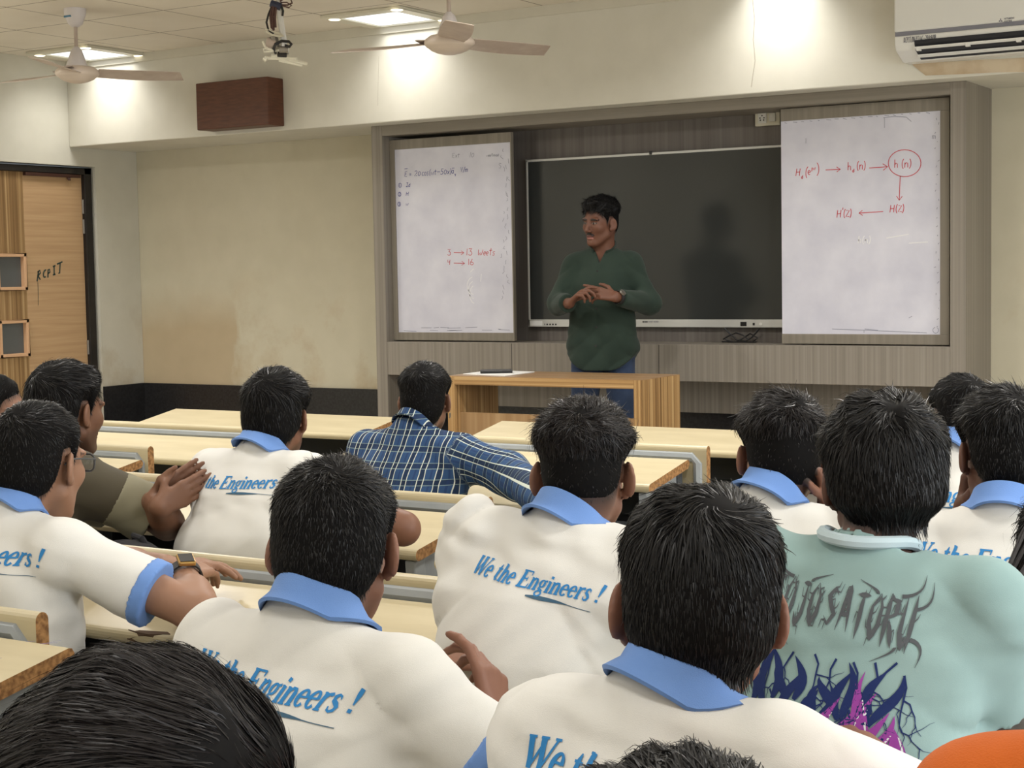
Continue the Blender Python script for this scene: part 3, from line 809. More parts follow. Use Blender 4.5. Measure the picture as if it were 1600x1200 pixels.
pt = MB()
for x in (-0.735, -0.72, -0.70, -0.68, -0.66): pt.box((x, -0.001, 0.010), (x + (0.010 if x > -0.73 else 0.004), 0.003, 0.020))
pt.build('ports', M['black'], tv)
MB().box((-0.838, -0.001, 0.008), (-0.75, 0.003, 0.036)).build('sticker', M['paper'], tv)
lg = MB()
for x in (-0.066, -0.054, -0.042): lg.box((x, -0.001, 0.027), (x + 0.008, 0.003, 0.036))
lg.build('logo_squares', M['black'], tv)
tvl = lambda x, y: Vector((x, -0.0012, y))
mbt = MB()
for pl in text_strokes('SMART BOARD', 0, 0, 1.0): ribbon(mbt, [Vector((-0.028 + px * 0.0095, -0.0012, 0.028 - py * 0.0095 * 0.9)) for px, py in pl], Vector((0, -1, 0)), 0.0014)
mbt.build('maker_lettering', M['grey_pl'], tv)
MB().box((0.555, -0.002, 0.008), (0.592, 0.003, 0.032)).build('front_socket', M['black'], tv)
MB().box((0.63, -0.002, 0.012), (0.642, 0.003, 0.026)).build('usb_port', M['black'], tv)
MB().tube([(0.678, 0.004, 0.02), (0.678, -0.004, 0.02)], 0.008, 12).build('power_button', M['white_pl'], tv)

sk = empty('wall_socket', (-3.46, 8.50, 2.32)); tag(sk, 'ivory switch and socket plate above the display, left of the right whiteboard', 'socket')
MB().box((-0.075, -0.03, -0.045), (0.075, 0.0, 0.045)).build('socket_box', M['ivory_pl'], sk, bevel=0.004)
MB().box((-0.055, -0.034, -0.03), (-0.004, -0.028, 0.03)).build('socket_face', M['white_pl'], sk, bevel=0.002)
ho = MB()
for dx, dz in ((-0.03, 0.012), (-0.042, -0.001), (-0.018, -0.001), (-0.040, -0.013), (-0.020, -0.013)): ho.tube([(dx, -0.0335, dz), (dx, -0.0346, dz)], 0.0042, 8)
ho.build('pin_holes', M['black'], sk)
MB().box((0.012, -0.036, -0.024), (0.05, -0.028, 0.024)).build('switch_rocker', M['white_pl'], sk, bevel=0.003)

cb = MB()
for pts in ([(1132, 513), (1140, 521), (1152, 531), (1166, 533), (1176, 526), (1187, 513)], [(1130, 530), (1140, 524), (1150, 520), (1162, 524), (1170, 531), (1160, 535), (1146, 535), (1135, 531), (1133, 527)], [(1150, 535), (1160, 529), (1172, 521), (1184, 528), (1176, 535)], [(1128, 535), (1150, 534), (1182, 535)]):
    P3 = [on_y(x, y, 8.44) for x, y in pts]
    for p in P3: p.z = max(p.z, 1.064)
    cb.tube(P3, 0.005, 6)
o = cb.build('black_cable', M['black'], smooth=True); tag(o, 'loop of black cable hanging under the display onto the ledge', 'cable')

# ------------------------------------------------------------------ teacher's desk with paper and phone
td = empty('teacher_desk', (-4.067, 6.95, DAIS)); tag(td, 'brown zebra-veneer teacher desk in front of the lecturer', 'desk')
hx, dp, th = 0.567, 0.43, 0.768
MB().box((-hx + 0.044, 0, th - 0.044), (hx - 0.044, dp, th - 0.001)).build('desk_rail', M['desk_wood_x'], td)
MB().box((-hx, 0, th - 0.001), (hx, dp, th + 0.0015)).build('desk_top', M['desk_top'], td)
for s in (-1, 1):
    MB().box((s * hx, -0.0005, 0), (s * (hx - 0.044), dp + 0.0005, th - 0.0012)).build('side_panel', M['desk_wood'], td)
MB().box((-hx + 0.044, 0.05, 0.10), (hx - 0.044, 0.07, 0.575)).build('modesty_panel', M['desk_panel'], td)
pp = MB(); z = DAIS + th + 0.0025
q = [(-4.60, 7.05), (-4.30, 6.985), (-4.31, 7.30), (-4.60, 7.335)]
pp.add([(x, y, z) for x, y in q] + [(x, y, z + 0.004) for x, y in q], [(3, 2, 1, 0), (4, 5, 6, 7), (0, 1, 5, 4), (1, 2, 6, 5), (2, 3, 7, 6), (3, 0, 4, 7)])
o = pp.build('paper_sheets', M['paper']); tag(o, 'white sheets of paper lying on the left of the teacher desk', 'paper')
ph = MB().box((-0.085, -0.045, 0), (0.085, 0.045, 0.016)).build('phone', M['black'], bevel=0.004, loc=(-4.455, 7.15, z + 0.0045)); ph.rotation_euler = (0, 0, math.radians(32))
tag(ph, 'black phone lying on the white sheets on the teacher desk', 'phone')

# ================================================================== student desks and benches
TILT_T = (0.75, 0.80)     # desk top height at the near and at the far edge
DESK_D = 0.33


def make_desk(width, raw_marks=None):
    """root on the floor at the middle of the near edge; +y points to the board"""
    t = empty('student_desk')
    hw = width / 2
    z0, z1 = TILT_T
    th = 0.032
    prof = []
    for k in range(9):      # rounded near edge
        a = math.radians(90 + 180 * k / 8)
        prof.append((0.016 + 0.016 * math.cos(a), z0 - 0.016 + 0.016 * math.sin(a)))
    prof += [(DESK_D - 0.012, z1 - th), (DESK_D - 0.002, z1 - th + 0.01), (DESK_D, z1 - 0.012), (DESK_D - 0.006, z1 - 0.002), (DESK_D - 0.014, z1)]
    m = MB(); m.extrude_x(prof, -hw, hw, cap_mi=1)
    m.build('desk_top', [M['cream'], M['chip']], t)
    for s in (-1, 1):
        x = s * (hw - 0.035)
        lg = MB()
        for (ya, za), (yb, zb) in (((0.045, z0 - 0.035), (0.10, 0.0)),):
            a, b = Vector((x, ya, za)), Vector((x, yb, zb)); w, d = 0.016, 0.026
            vs = []
            for p in (a, b):
                vs += [p + Vector((-w, -d, 0)), p + Vector((w, -d, 0)), p + Vector((w, d, 0)), p + Vector((-w, d, 0))]
            lg.add(vs, [(0, 1, 2, 3), (7, 6, 5, 4), (0, 4, 5, 1), (1, 5, 6, 2), (2, 6, 7, 3), (3, 7, 4, 0)])
        lg.build('leg', M['steel'], t, bevel=0.004)
        MB().box((x - 0.014, DESK_D - 0.055, 0.0), (x + 0.014, DESK_D - 0.015, z1 - 0.045)).build('leg', M['steel_d'], t, bevel=0.003)
        sp = MB(); xx = x + s * 0.002
        ring = [(0.05, z0 - 0.030), (0.062, z0 - 0.195), (DESK_D - 0.02, z1 - 0.215), (DESK_D - 0.02, z1 - 0.034)]
        n = len(ring); vs = [(xx - 0.006, y, z) for y, z in ring] + [(xx + 0.006, y, z) for y, z in ring]
        sp.add(vs, [tuple(range(n - 1, -1, -1)), tuple(range(n, 2 * n))] + [(i, (i + 1) % n, (i + 1) % n + n, i + n) for i in range(n)])
        sp.build('end_panel', M['steel'], t)
    sh = MB(); sh.box((-hw + 0.05, 0.07, 0.585), (hw - 0.05, DESK_D - 0.03, 0.590)); sh.box((-hw + 0.05, 0.066, 0.580), (hw - 0.05, 0.072, 0.603))
    sh.build('book_shelf', M['steel_d'], t)
    MB().box((-hw + 0.05, DESK_D - 0.026, 0.36), (hw - 0.05, DESK_D - 0.018, 0.76)).build('front_panel', M['steel_d'], t)
    return t


def make_bench(width):
    """root on the floor under the backrest; the sitter looks along +y"""
    t = empty('bench')
    hw = width / 2
    zt = 0.848
    m = MB()
    prof = [(-0.012, 0.56)] + [(0.004 + 0.016 * math.cos(math.radians(180 - 22.5 * k)), zt - 0.016 + 0.016 * math.sin(math.radians(180 - 22.5 * k))) for k in range(9)] + [(0.020, 0.56)]
    m.extrude_x(prof, -hw, hw, cap_mi=1); m.build('backrest', [M['cream2'], M['chip']], t)
    fr = MB()
    fr.tube([(-hw + 0.03, -0.004, 0.02), (-hw + 0.035, -0.008, 0.785), (-hw + 0.055, -0.008, 0.806), (hw - 0.055, -0.008, 0.806), (hw - 0.035, -0.008, 0.785), (hw - 0.03, -0.004, 0.02)], 0.019, 8)
    fr.build('back_frame', M['steel'], t, smooth=True)
    s = MB(); pf = [(0.06, 0.44), (0.06, 0.408), (0.40, 0.408), (0.416, 0.415), (0.422, 0.424), (0.416, 0.435), (0.40, 0.44)]
    s.extrude_x(pf, -hw + 0.03, hw - 0.03, cap_mi=1); s.build('seat', [M['cream2'], M['chip']], t)
    for x in (-hw + 0.08, hw - 0.08):
        for y in (0.10, 0.36):
            MB().box((x - 0.015, y - 0.015, 0), (x + 0.015, y + 0.015, 0.408)).build('leg', M['steel_d'], t, bevel=0.003)
        MB().box((x - 0.012, -0.004, 0.39), (x + 0.012, 0.40, 0.408)).build('seat_bearer', M['steel_d'], t)
    return t


desk0, bench0 = make_desk(1.44), make_bench(1.46)
G_D, G_B = 'cream student desks in staggered rows', 'cream benches joined to the fronts of the desks'
# centre x, near edge y, desk label, bench label (None: not built)
ROWS = [
    (-5.15, 5.915, 'cream student desk in the front row at the left, right end in view', None, 0),
    (-3.15, 5.935, 'cream student desk in the front row directly below the teacher desk', None, 0),
    (-5.02, 4.84, 'long cream student desk in the second row behind the shoulder of the olive shirt', 'cream bench backrest with grey tube at the front left desk', 0),
    (-3.165, 4.90, 'cream student desk with cut end just left of the open bench frame', 'bench with open grey end frame right of the plaid shirt', 0.05),
    (-5.07, 4.10, 'cream student desk end behind the clasped hands of the olive shirt', 'bench backrest with rounded brown end by the clasped hands', 0),
    (-3.15, 3.475, 'cream student desk with raw brown end behind the plaid shirt', 'bench the plaid shirt man sits on', 0),
    (-2.66, 4.25, 'short cream desk under the sleeve of the plaid shirt', None, 0),
    (-1.60, 3.40, 'cream desk of the white polo student at centre right', None, 0),
    (-0.10, 3.40, 'cream desk of the student resting his cheek on his fist', None, 0),
    (-2.23, 2.41, 'worn cream desk with chipped edge under the smartwatch arm', 'scuffed bench backrest before the smartwatch hands', 0),
    (-0.72, 2.52, 'pale cream desk under the elbow of the teal T-shirt', None, 0),
    (-2.975, 1.77, 'cream desk with scribbles and chipboard end at the lower left edge', 'bench backrest with broken brown end at the lower left edge', -0.13),
    (-1.32, 1.64, 'cream desk between the two large white polos in front', 'bench backrest with pen mark between two white polos', 0),
]
d_used = b_used = False
DESKS = {}
for i, (cx, ny, dl, bl, bx) in enumerate(ROWS):
    o = desk0 if i == 0 else copy_tree(desk0)
    o.location = (cx, ny, 0)
    if i == 6: o.scale = (0.36, 1, 1)      # a short single desk
    tag(o, dl, 'desk', G_D); DESKS[i] = o
    if bl:
        b = bench0 if not b_used else copy_tree(bench0)
        b_used = True
        b.location = (cx + bx, ny + DESK_D + 0.028, 0)
        tag(b, bl, 'bench', G_B)

# wear on particular desks
def patch(name, pts, mat, parent):
    m = MB(); c = parent.location
    m.add([Vector(p) - c for p in pts], [tuple(range(len(pts)))])
    return m.build(name, mat, parent)
d = DESKS[9]
def on_desk(i, u, v):
    """u along x from the desk middle, v = distance from the near edge, on the top"""
    c = DESKS[i].location
    return Vector((c.x + u, c.y + v, TILT_T[0] + (TILT_T[1] - TILT_T[0]) * v / DESK_D + 0.0012))
c = d.location
ch = [(-0.205, 0.006), (-0.19, 0.002), (-0.175, 0.008), (-0.15, 0.012), (-0.135, 0.018), (-0.105, 0.022), (-0.09, 0.014), (-0.082, -0.02), (-0.10, -0.028), (-0.14, -0.024), (-0.17, -0.026), (-0.20, -0.016)]
cm = MB(); vs = []
for u, v in ch:
    if v > 0.012: vs.append((u, v, 0.7513 + 0.05 * (v - 0.016) / DESK_D))
    else:
        a = math.radians(90 + min(120, (0.012 - v) / 0.016 * 57)); vs.append((u, 0.016 + 0.0172 * math.cos(a), 0.734 + 0.0172 * math.sin(a)))
mid = (-0.145, 0.016 + 0.0185 * math.cos(math.radians(135)), 0.734 + 0.0185 * math.sin(math.radians(135)))
n = len(vs); cm.add(vs + [mid], [(k, (k + 1) % n, n) for k in range(n)])
cm.build('chipped_edge', base_mat('exposed_board', srgb(86, 66, 48), 0.9), d)
rs = random.Random(11)
pm_ = MB()
for k in range(34):
    u, v = 0.42 + rs.uniform(-0.14, 0.2), 0.22 + rs.uniform(-0.10, 0.08)
    a = rs.uniform(0.4, 1.0); l = rs.uniform(0.03, 0.11)
    pts = [on_desk(11, u + l * t * math.cos(a) + 0.006 * math.sin(9 * t + k), v + l * t * math.sin(a) * 0.7) - DESKS[11].location for t in (0, 0.25, 0.5, 0.75, 1)]
    ribbon(pm_, pts, Vector((0, -0.15, 1)).normalized(), 0.0016)
pm_.build('pen_scribbles', M['ink_pen'], DESKS[11])
pm_ = MB()
for k in range(5):
    pts = [on_desk(5, 0.50 + 0.02 * k + 0.012 * math.cos(3 * t + k), 0.27 + 0.006 * math.sin(5 * t + k)) - DESKS[5].location for t in (0, 0.3, 0.6, 0.9)]
    ribbon(pm_, pts, Vector((0, -0.15, 1)).normalized(), 0.002)
pm_.build('pen_scribbles', M['ink_dark'], DESKS[5])

# ================================================================== people: implicit bodies turned into meshes
f32 = np.float32


def V3(*a): return np.array(a, dtype=f32)


def ss(a, b, x):
    t = np.clip((x - a) / (b - a), 0, 1); return t * t * (3 - 2 * t)


def smin(a, b, k):
    h = np.clip(0.5 + 0.5 * (b - a) / k, 0, 1)
    return b + (a - b) * h - k * h * (1 - h)


def smax(a, b, k): return -smin(-a, -b, k)


def cap(P, a, b, ra, rb):
    a = np.asarray(a, f32); b = np.asarray(b, f32); ab = b - a
    t = np.clip(((P - a) @ ab) / max(float(ab @ ab), 1e-9), 0, 1)
    d = P - a - t[:, None] * ab
    return np.sqrt((d * d).sum(1)) - (ra + (rb - ra) * t)


def ell(P, c, r, R=None):
    q = P - np.asarray(c, f32)
    if R is not None: q = q @ np.asarray(R, f32)
    r = np.asarray(r, f32)
    k0 = np.sqrt(((q / r) ** 2).sum(1)); k1 = np.sqrt(((q / (r * r)) ** 2).sum(1))
    return k0 * (k0 - 1) / np.maximum(k1, 1e-6)


def rotm(yaw=0, pitch=0, roll=0):
    """yaw turns the face to its right, pitch nods down, roll tilts to the right"""
    return np.array((Matrix.Rotation(-yaw, 3, 'Z') @ Matrix.Rotation(-pitch, 3, 'X') @ Matrix.Rotation(roll, 3, 'Y')), dtype=f32)


class Field:
    """prims kept with boxes, so far points are skipped"""
    def __init__(self): self.p = []

    def add(self, fn, lo, hi, k=0.0, op='u'):
        self.p.append((fn, np.asarray(lo, f32), np.asarray(hi, f32), k, op)); return self

    def cap(self, a, b, ra, rb, k=0.01):
        a = np.asarray(a, f32); b = np.asarray(b, f32); r = max(ra, rb)
        return self.add(lambda P: cap(P, a, b, ra, rb), np.minimum(a, b) - r, np.maximum(a, b) + r, k)

    def ell(self, c, r, k=0.01, R=None):
        c = np.asarray(c, f32); m = max(r)
        return self.add(lambda P: ell(P, c, r, R), c - m, c + m, k)

    def bounds(self):
        return np.min([p[1] for p in self.p if p[4] == 'u'], 0), np.max([p[2] for p in self.p if p[4] == 'u'], 0)

    def __call__(self, P, margin=0.08):
        out = np.full(len(P), margin, f32)
        for fn, lo, hi, k, op in self.p:
            m = np.all((P > lo - margin) & (P < hi + margin), axis=1)
            if not m.any(): continue
            v = fn(P[m]).astype(f32); o = out[m]
            if op == 'u': o = smin(o, v, k) if k > 0 else np.minimum(o, v)
            elif op == 's': o = smax(o, -v, k) if k > 0 else np.maximum(o, -v)
            out[m] = o
        return out


def polygonise(field, lo, hi, h, block=4):
    """naive surface nets on a sparse grid"""
    lo = np.asarray(lo, f32) - 3 * h; hi = np.asarray(hi, f32) + 3 * h
    nb = np.ceil((hi - lo) / (h * block)).astype(int)
    cx = [lo[i] + (np.arange(nb[i]) + 0.5) * h * block for i in range(3)]
    G = np.stack(np.meshgrid(*cx, indexing='ij'), -1).reshape(-1, 3).astype(f32)
    cv = field(G).reshape(nb)
    n = nb * block
    D = np.repeat(np.repeat(np.repeat(cv, block, 0), block, 1), block, 2)
    near = np.abs(cv) < h * block * 0.87 * 2.0
    nf = np.repeat(np.repeat(np.repeat(near, block, 0), block, 1), block, 2)
    idx = np.argwhere(nf)
    D[nf] = field((lo + (idx + 0.5) * h).astype(f32))
    org = lo + 0.5 * h
    S = D < 0
    cnt = np.zeros(n - 1, np.int8)
    offs = [(i, j, k) for i in (0, 1) for j in (0, 1) for k in (0, 1)]
    for i, j, k in offs: cnt += S[i:n[0] - 1 + i, j:n[1] - 1 + j, k:n[2] - 1 + k]
    act = (cnt > 0) & (cnt < 8)
    A = np.argwhere(act)
    vid = np.full(n - 1, -1, np.int32); vid[act] = np.arange(len(A))
    vals = np.stack([D[A[:, 0] + i, A[:, 1] + j, A[:, 2] + k] for i, j, k in offs], 1)
    acc = np.zeros((len(A), 3), f32); num = np.zeros(len(A), f32)
    for a in range(8):
        for b in range(a + 1, 8):
            oa, ob = np.array(offs[a]), np.array(offs[b])
            if np.abs(oa - ob).sum() != 1: continue
            va, vb = vals[:, a], vals[:, b]
            m = (va < 0) != (vb < 0)
            t = np.where(m, va / np.where(m, va - vb, 1), 0)
            acc += np.where(m[:, None], oa + t[:, None] * (ob - oa), 0); num += m
    V = org + (A + acc / np.maximum(num, 1)[:, None]) * h
    quads = []
    for ax in range(3):
        u, w = [(1, 2), (2, 0), (0, 1)][ax]
        sl0 = [slice(1, n[i] - 1) for i in range(3)]; sl1 = list(sl0)
        sl0[ax] = slice(0, n[ax] - 1); sl1[ax] = slice(1, n[ax])
        s0, s1 = S[tuple(sl0)], S[tuple(sl1)]
        E = np.argwhere(s0 != s1)
        if not len(E): continue
        flip = s0[tuple(E.T)]
        base = E.copy()
        for i in range(3):
            if i != ax: base[:, i] += 1
        def cell(du, dw):
            c = base.copy(); c[:, u] -= du; c[:, w] -= dw
            return vid[tuple(c.T)]
        q = np.stack([cell(1, 1), cell(0, 1), cell(0, 0), cell(1, 0)], 1)
        q = np.where(flip[:, None], q, q[:, ::-1])
        quads.append(q)
    Q = np.concatenate(quads); Q = Q[(Q >= 0).all(1)]
    return V.astype(f32), Q.astype(np.int32)


# ------------------------------------------------------------------ head in its own frame (face +y, ear level z=0)
def head_field():
    F = Field()
    F.ell((0, -0.012, 0.035), (0.0745, 0.095, 0.085), 0)
    F.ell((0, -0.035, -0.02), (0.062, 0.066, 0.058), 0.03)
    F.ell((0, 0.033, -0.028), (0.060, 0.056, 0.085), 0.03)
    for s in (-1, 1):
        F.cap((s * 0.052, 0.005, -0.055), (s * 0.018, 0.062, -0.098), 0.018, 0.016, 0.025)
        F.ell((s * 0.040, 0.058, -0.018), (0.024, 0.024, 0.024), 0.02)
        F.ell((s * 0.030, 0.078, 0.026), (0.026, 0.013, 0.010), 0.012)
    F.ell((0, 0.070, -0.100), (0.020, 0.016, 0.014), 0.02)
    for s in (-1, 1):
        F.add(lambda P, s=s: ell(P, (s * 0.031, 0.096, 0.008), (0.017, 0.014, 0.011)), (s * 0.031 - 0.02, 0.07, -0.01), (s * 0.031 + 0.02, 0.12, 0.03), 0.008, 's')
        F.ell((s * 0.031, 0.0735, 0.007), (0.0135, 0.0135, 0.0125), 0.002)
    F.cap((0, 0.086, 0.014), (0, 0.106, -0.028), 0.0075, 0.0115, 0.012)
    for s in (-1, 1): F.ell((s * 0.012, 0.096, -0.034), (0.0095, 0.011, 0.008), 0.006)
    F.ell((0, 0.086, -0.060), (0.022, 0.011, 0.0065), 0.004)
    F.ell((0, 0.084, -0.071), (0.019, 0.011, 0.0070), 0.004)
    for s in (-1, 1):
        R = np.array(Matrix.Rotation(s * math.radians(34), 3, 'Z') @ Matrix.Rotation(math.radians(-8), 3, 'X'))
        F.ell((s * 0.086, -0.008, -0.003), (0.0080, 0.0205, 0.034), 0.006, R)
        F.ell((s * 0.078, 0.004, -0.030), (0.007, 0.009, 0.012), 0.006)
        F.add(lambda P, s=s, R=R: ell(P, (s * 0.0935, -0.002, -0.001), (0.0065, 0.012, 0.021), R), (s * 0.09 - 0.02, -0.02, -0.03), (s * 0.09 + 0.02, 0.02, 0.03), 0.005, 's')
    return F


HEADF = head_field()


def skull(Q):
    a = ell(Q, (0, -0.012, 0.035), (0.0745, 0.095, 0.085))
    a = smin(a, ell(Q, (0, -0.035, -0.02), (0.062, 0.066, 0.058)), 0.03)
    a = smin(a, cap(Q, (0, -0.03, -0.05), (0, -0.045, -0.13), 0.054, 0.056), 0.02)
    return smin(a, ell(Q, (0, 0.033, -0.028), (0.060, 0.056, 0.085)), 0.03)


def hairline(Q, st):
    """below zero where hair grows"""
    ys = [-0.13, -0.075, -0.040, -0.022, 0.006, 0.018, 0.030, 0.050, 0.085, 0.12]
    n = st.get('nape', -0.070)
    zs = [n, n, n + 0.018, 0.030, 0.036, -0.012, 0.022, 0.056, st.get('front', 0.074), st.get('front', 0.074)]
    if st.get('over_ears'):
        zs[3] = -0.030; zs[4] = -0.026; zs[5] = -0.030; zs[6] = -0.004
    if st.get('no_sideburn'): zs[5] = 0.03
    zl = np.interp(Q[:, 1], ys, zs).astype(f32)
    return (zl - Q[:, 2]) * 0.75


def hair_wtop(Q): return ss(0.025, 0.085, Q[:, 2] + 0.22 * np.maximum(Q[:, 1], 0) + 0.10 * np.minimum(Q[:, 1] + 0.02, 0))


def hair_thick(Q, st):
    w = hair_wtop(Q)
    t = st['ts'] + (st['tt'] - st['ts']) * w + st.get('tq', 0.0) * ss(0.02, 0.09, Q[:, 1]) * w
    t = t + st.get('tb', 0.0) * ss(0.0, -0.07, Q[:, 1]) * (1 - w)
    g = hairline(Q, st)
    t = t * (0.25 + 0.75 * ss(0.0, 0.030, -g))
    a = st.get('amp', 0.003); s = st['seed']
    x, y, z = Q.T
    t = t + a * w * (np.sin(61 * x + 23 * y + s) * np.cos(47 * y - 31 * z + 1.7 * s) + 0.6 * np.sin(113 * x - 80 * y + 60 * z + 2.3 * s))
    return t


def make_hair(name, Rh, Hc, hs, st, parent, mat, n=3500, h=0.005):
    rng = np.random.default_rng(int(st['seed'] * 10) + 1)
    fld = lambda Q: smax(skull(Q) - hair_thick(Q, st), hairline(Q, st), 0.010)
    V, Qd = polygonise(fld, (-0.12, -0.155, -0.12), (0.12, 0.135, 0.175), h)
    # strands rooted on the cap
    cen = V[Qd].mean(1)
    e1 = V[Qd[:, 2]] - V[Qd[:, 0]]; e2 = V[Qd[:, 3]] - V[Qd[:, 1]]
    area = np.linalg.norm(np.cross(e1, e2), axis=1) / 2
    ok = (np.abs(skull(cen) - hair_thick(cen, st)) < 0.006) & (hairline(cen, st) < -0.002)
    pr = area * ok * (st.get('side_d', 1.0) + (1 - st.get('side_d', 1.0)) * hair_wtop(cen)) * (1 + 5.0 * np.exp(-(np.linalg.norm(cen - np.array(st.get('whorl', (0.006, -0.070, 0.095)), f32), axis=1) / 0.03) ** 2)); pr = pr / pr.sum()
    pick = rng.choice(len(Qd), n, p=pr)
    wts = rng.dirichlet((1, 1, 1, 1), n).astype(f32)
    p = (V[Qd[pick]] * wts[..., None]).sum(1)
    wt = hair_wtop(p)
    Lh = (st['lt'] * wt + st['ls'] * (1 - wt)) * rng.uniform(0.65, 1.25, n)
    nearear = (np.abs(p[:, 0]) > 0.045) & (np.abs(p[:, 1] + 0.004) < 0.042) & (p[:, 2] < 0.075)
    if not st.get('over_ears'): Lh = np.where(nearear, Lh * 0.38, Lh)
    K = 5
    who = np.array(st.get('whorl', (0.006, -0.070, 0.095)), f32)
    bias = np.array(st.get('bias', (0, 0.3, 0)), f32); swirl = st.get('swirl', 0.6)
    lift = st.get('lift', 0.004) * rng.uniform(0.2, 1.6, n) * (0.35 + 0.65 * wt)
    lift = np.where(rng.random(n) < st.get('fly', 0.04), lift * 2.6, lift)
    jit = rng.normal(0, st.get('jit', 0.28), n).astype(f32)
    shell = lambda q: skull(q) - hair_thick(q, st)
    def grad(q):
        e = 0.004
        b = skull(q)
        g = np.stack([skull(q + np.eye(3, dtype=f32)[i] * e) - b for i in range(3)], 1)
        return g / np.maximum(np.linalg.norm(g, axis=1, keepdims=True), 1e-6)
    pts = []; sides = []
    roll = rng.normal(0, 0.45, n)
    for k in range(K):
        nn = grad(p)
        d = p - who
        d = d - (d * nn).sum(1, keepdims=True) * nn
        d = d / np.maximum(np.linalg.norm(d, axis=1, keepdims=True), 1e-6)
        cr = np.cross(nn, d)
        sw = swirl * np.exp(-np.linalg.norm(p - who, axis=1) / 0.09) + jit
        d = d * np.cos(sw)[:, None] + cr * np.sin(sw)[:, None]
        w1 = hair_wtop(p)[:, None]
        d = d + bias * w1 + np.array((0, -0.15, -0.9), f32) * (1 - w1)
        d = d - (d * nn).sum(1, keepdims=True) * nn
        d = d / np.maximum(np.linalg.norm(d, axis=1, keepdims=True), 1e-6)
        side = np.cross(nn, d); side = side * np.cos(roll)[:, None] + nn * np.sin(roll)[:, None]
        tgt = -0.0012 + (lift + 0.0012) * (k / (K - 1)) ** 1.2
        q = p - nn * (shell(p) - tgt)[:, None]
        pts.append(q); sides.append(side)
        p = q + d * (Lh / (K - 1))[:, None]
    width = st.get('w', 0.0016) * rng.uniform(0.6, 1.3, n)
    SV = np.empty((n, K, 2, 3), f32)
    for k in range(K):
        wk = (width * (1 - 0.85 * (k / (K - 1)) ** 1.5) / 2)[:, None]
        SV[:, k, 0] = pts[k] + sides[k] * wk; SV[:, k, 1] = pts[k] - sides[k] * wk
    SV = SV.reshape(-1, 3)
    b = (np.arange(n) * K * 2)[:, None] + len(V)
    SQ = np.concatenate([np.concatenate([b + 2 * k, b + 2 * k + 1, b + 2 * k + 3, b + 2 * k + 2], 1) for k in range(K - 1)])
    AV = np.concatenate([V, SV]) * hs
    AV = AV @ Rh.T + Hc
    o = np_mesh(name, AV, np.concatenate([Qd, SQ.astype(np.int32)]), [M['scalp_hair'], mat], parent)
    o.data.polygons.foreach_set('material_index', np.concatenate([np.zeros(len(Qd), np.int32), np.ones(len(SQ), np.int32)]))
    return o


# ------------------------------------------------------------------ hands
FING = [(0.043, 0.026, 0.021), (0.047, 0.030, 0.022), (0.043, 0.028, 0.021), (0.034, 0.021, 0.019)]


def hand(F, w, f, nrm, side, curl=0.5, spread=0.06, thumb=0.5, s=1.0, fingers=None):
    """palm, four jointed fingers and a thumb; f points to the fingers, nrm is where the palm faces"""
    w = np.asarray(w, float); f = np.asarray(f, float); f /= np.linalg.norm(f)
    nrm = np.asarray(nrm, float); nrm = nrm - f * (nrm @ f); nrm /= np.linalg.norm(nrm)
    t = np.cross(f, nrm) * side
    arch = [0.0, 0.004, 0.0, -0.009]
    for i in range(4):
        a = w + t * (0.016 - 0.0105 * i) * s + f * 0.004
        K = w + f * (0.088 + arch[i]) * s + t * (0.0305 - 0.0200 * i) * s
        F.cap(a, K, 0.0150 * s, 0.0112 * s, 0.012)
        c = fingers[i] if fingers else curl * (0.9 + 0.08 * i)
        d0 = f * math.cos(spread * (1.5 - i)) + t * math.sin(spread * (1.5 - i))
        p = K; ang = 0
        for j, ln in enumerate(FING[i]):
            ang += c * (0.75, 1.0, 0.7)[j]
            d = d0 * math.cos(ang) + nrm * math.sin(ang)
            q = p + d * ln * s
            F.cap(p, q, (0.0098, 0.0090, 0.0082)[j] * s * (0.9 if i == 3 else 1), (0.0090, 0.0082, 0.0072)[j] * s * (0.9 if i == 3 else 1), 0.004 if j else 0.006)
            p = q
    b = w + f * 0.020 * s + t * 0.022 * s
    d1 = f * 0.62 + t * (0.75 * (1 - 0.5 * thumb)) + nrm * (0.25 + 0.5 * thumb); d1 /= np.linalg.norm(d1)
    j1 = b + d1 * 0.045 * s
    d2 = f * 0.9 + t * (0.35 - 0.55 * thumb) + nrm * 0.35; d2 /= np.linalg.norm(d2)
    j2 = j1 + d2 * 0.033 * s
    F.cap(b, j1, 0.0145 * s, 0.0112 * s, 0.010); F.cap(j1, j2, 0.0108 * s, 0.0098 * s, 0.004); F.cap(j2, j2 + (d2 + nrm * 0.25) * 0.022 * s, 0.0096 * s, 0.0078 * s, 0.003)


# ------------------------------------------------------------------ cloth and skin materials
def attr_mat(name, rough=0.55, spec=0.35, sss=0.0, bump=0.0):
    m = base_mat(name, (0.5, 0.5, 0.5, 1), rough, spec=spec)
    p = m.node_tree.nodes['Principled BSDF']
    a = N(m, 'ShaderNodeAttribute'); a.attribute_name = 'col'
    L(m, a, 'Color', p, 'Base Color')
    if sss:
        p.inputs['Subsurface Weight'].default_value = sss; p.inputs['Subsurface Radius'].default_value = (0.012, 0.005, 0.003); p.inputs['Subsurface Scale'].default_value = 0.4
    if bump:
        mp = coords(m, (1, 1, 1)); nz = N(m, 'ShaderNodeTexNoise'); nz.inputs['Scale'].default_value = 220; L(m, mp, 0, nz, 'Vector')
        b = N(m, 'ShaderNodeBump'); b.inputs['Strength'].default_value = bump; b.inputs['Distance'].default_value = 0.002
        L(m, nz, 0, b, 'Height'); L(m, b, 0, p, 'Normal')
    return m


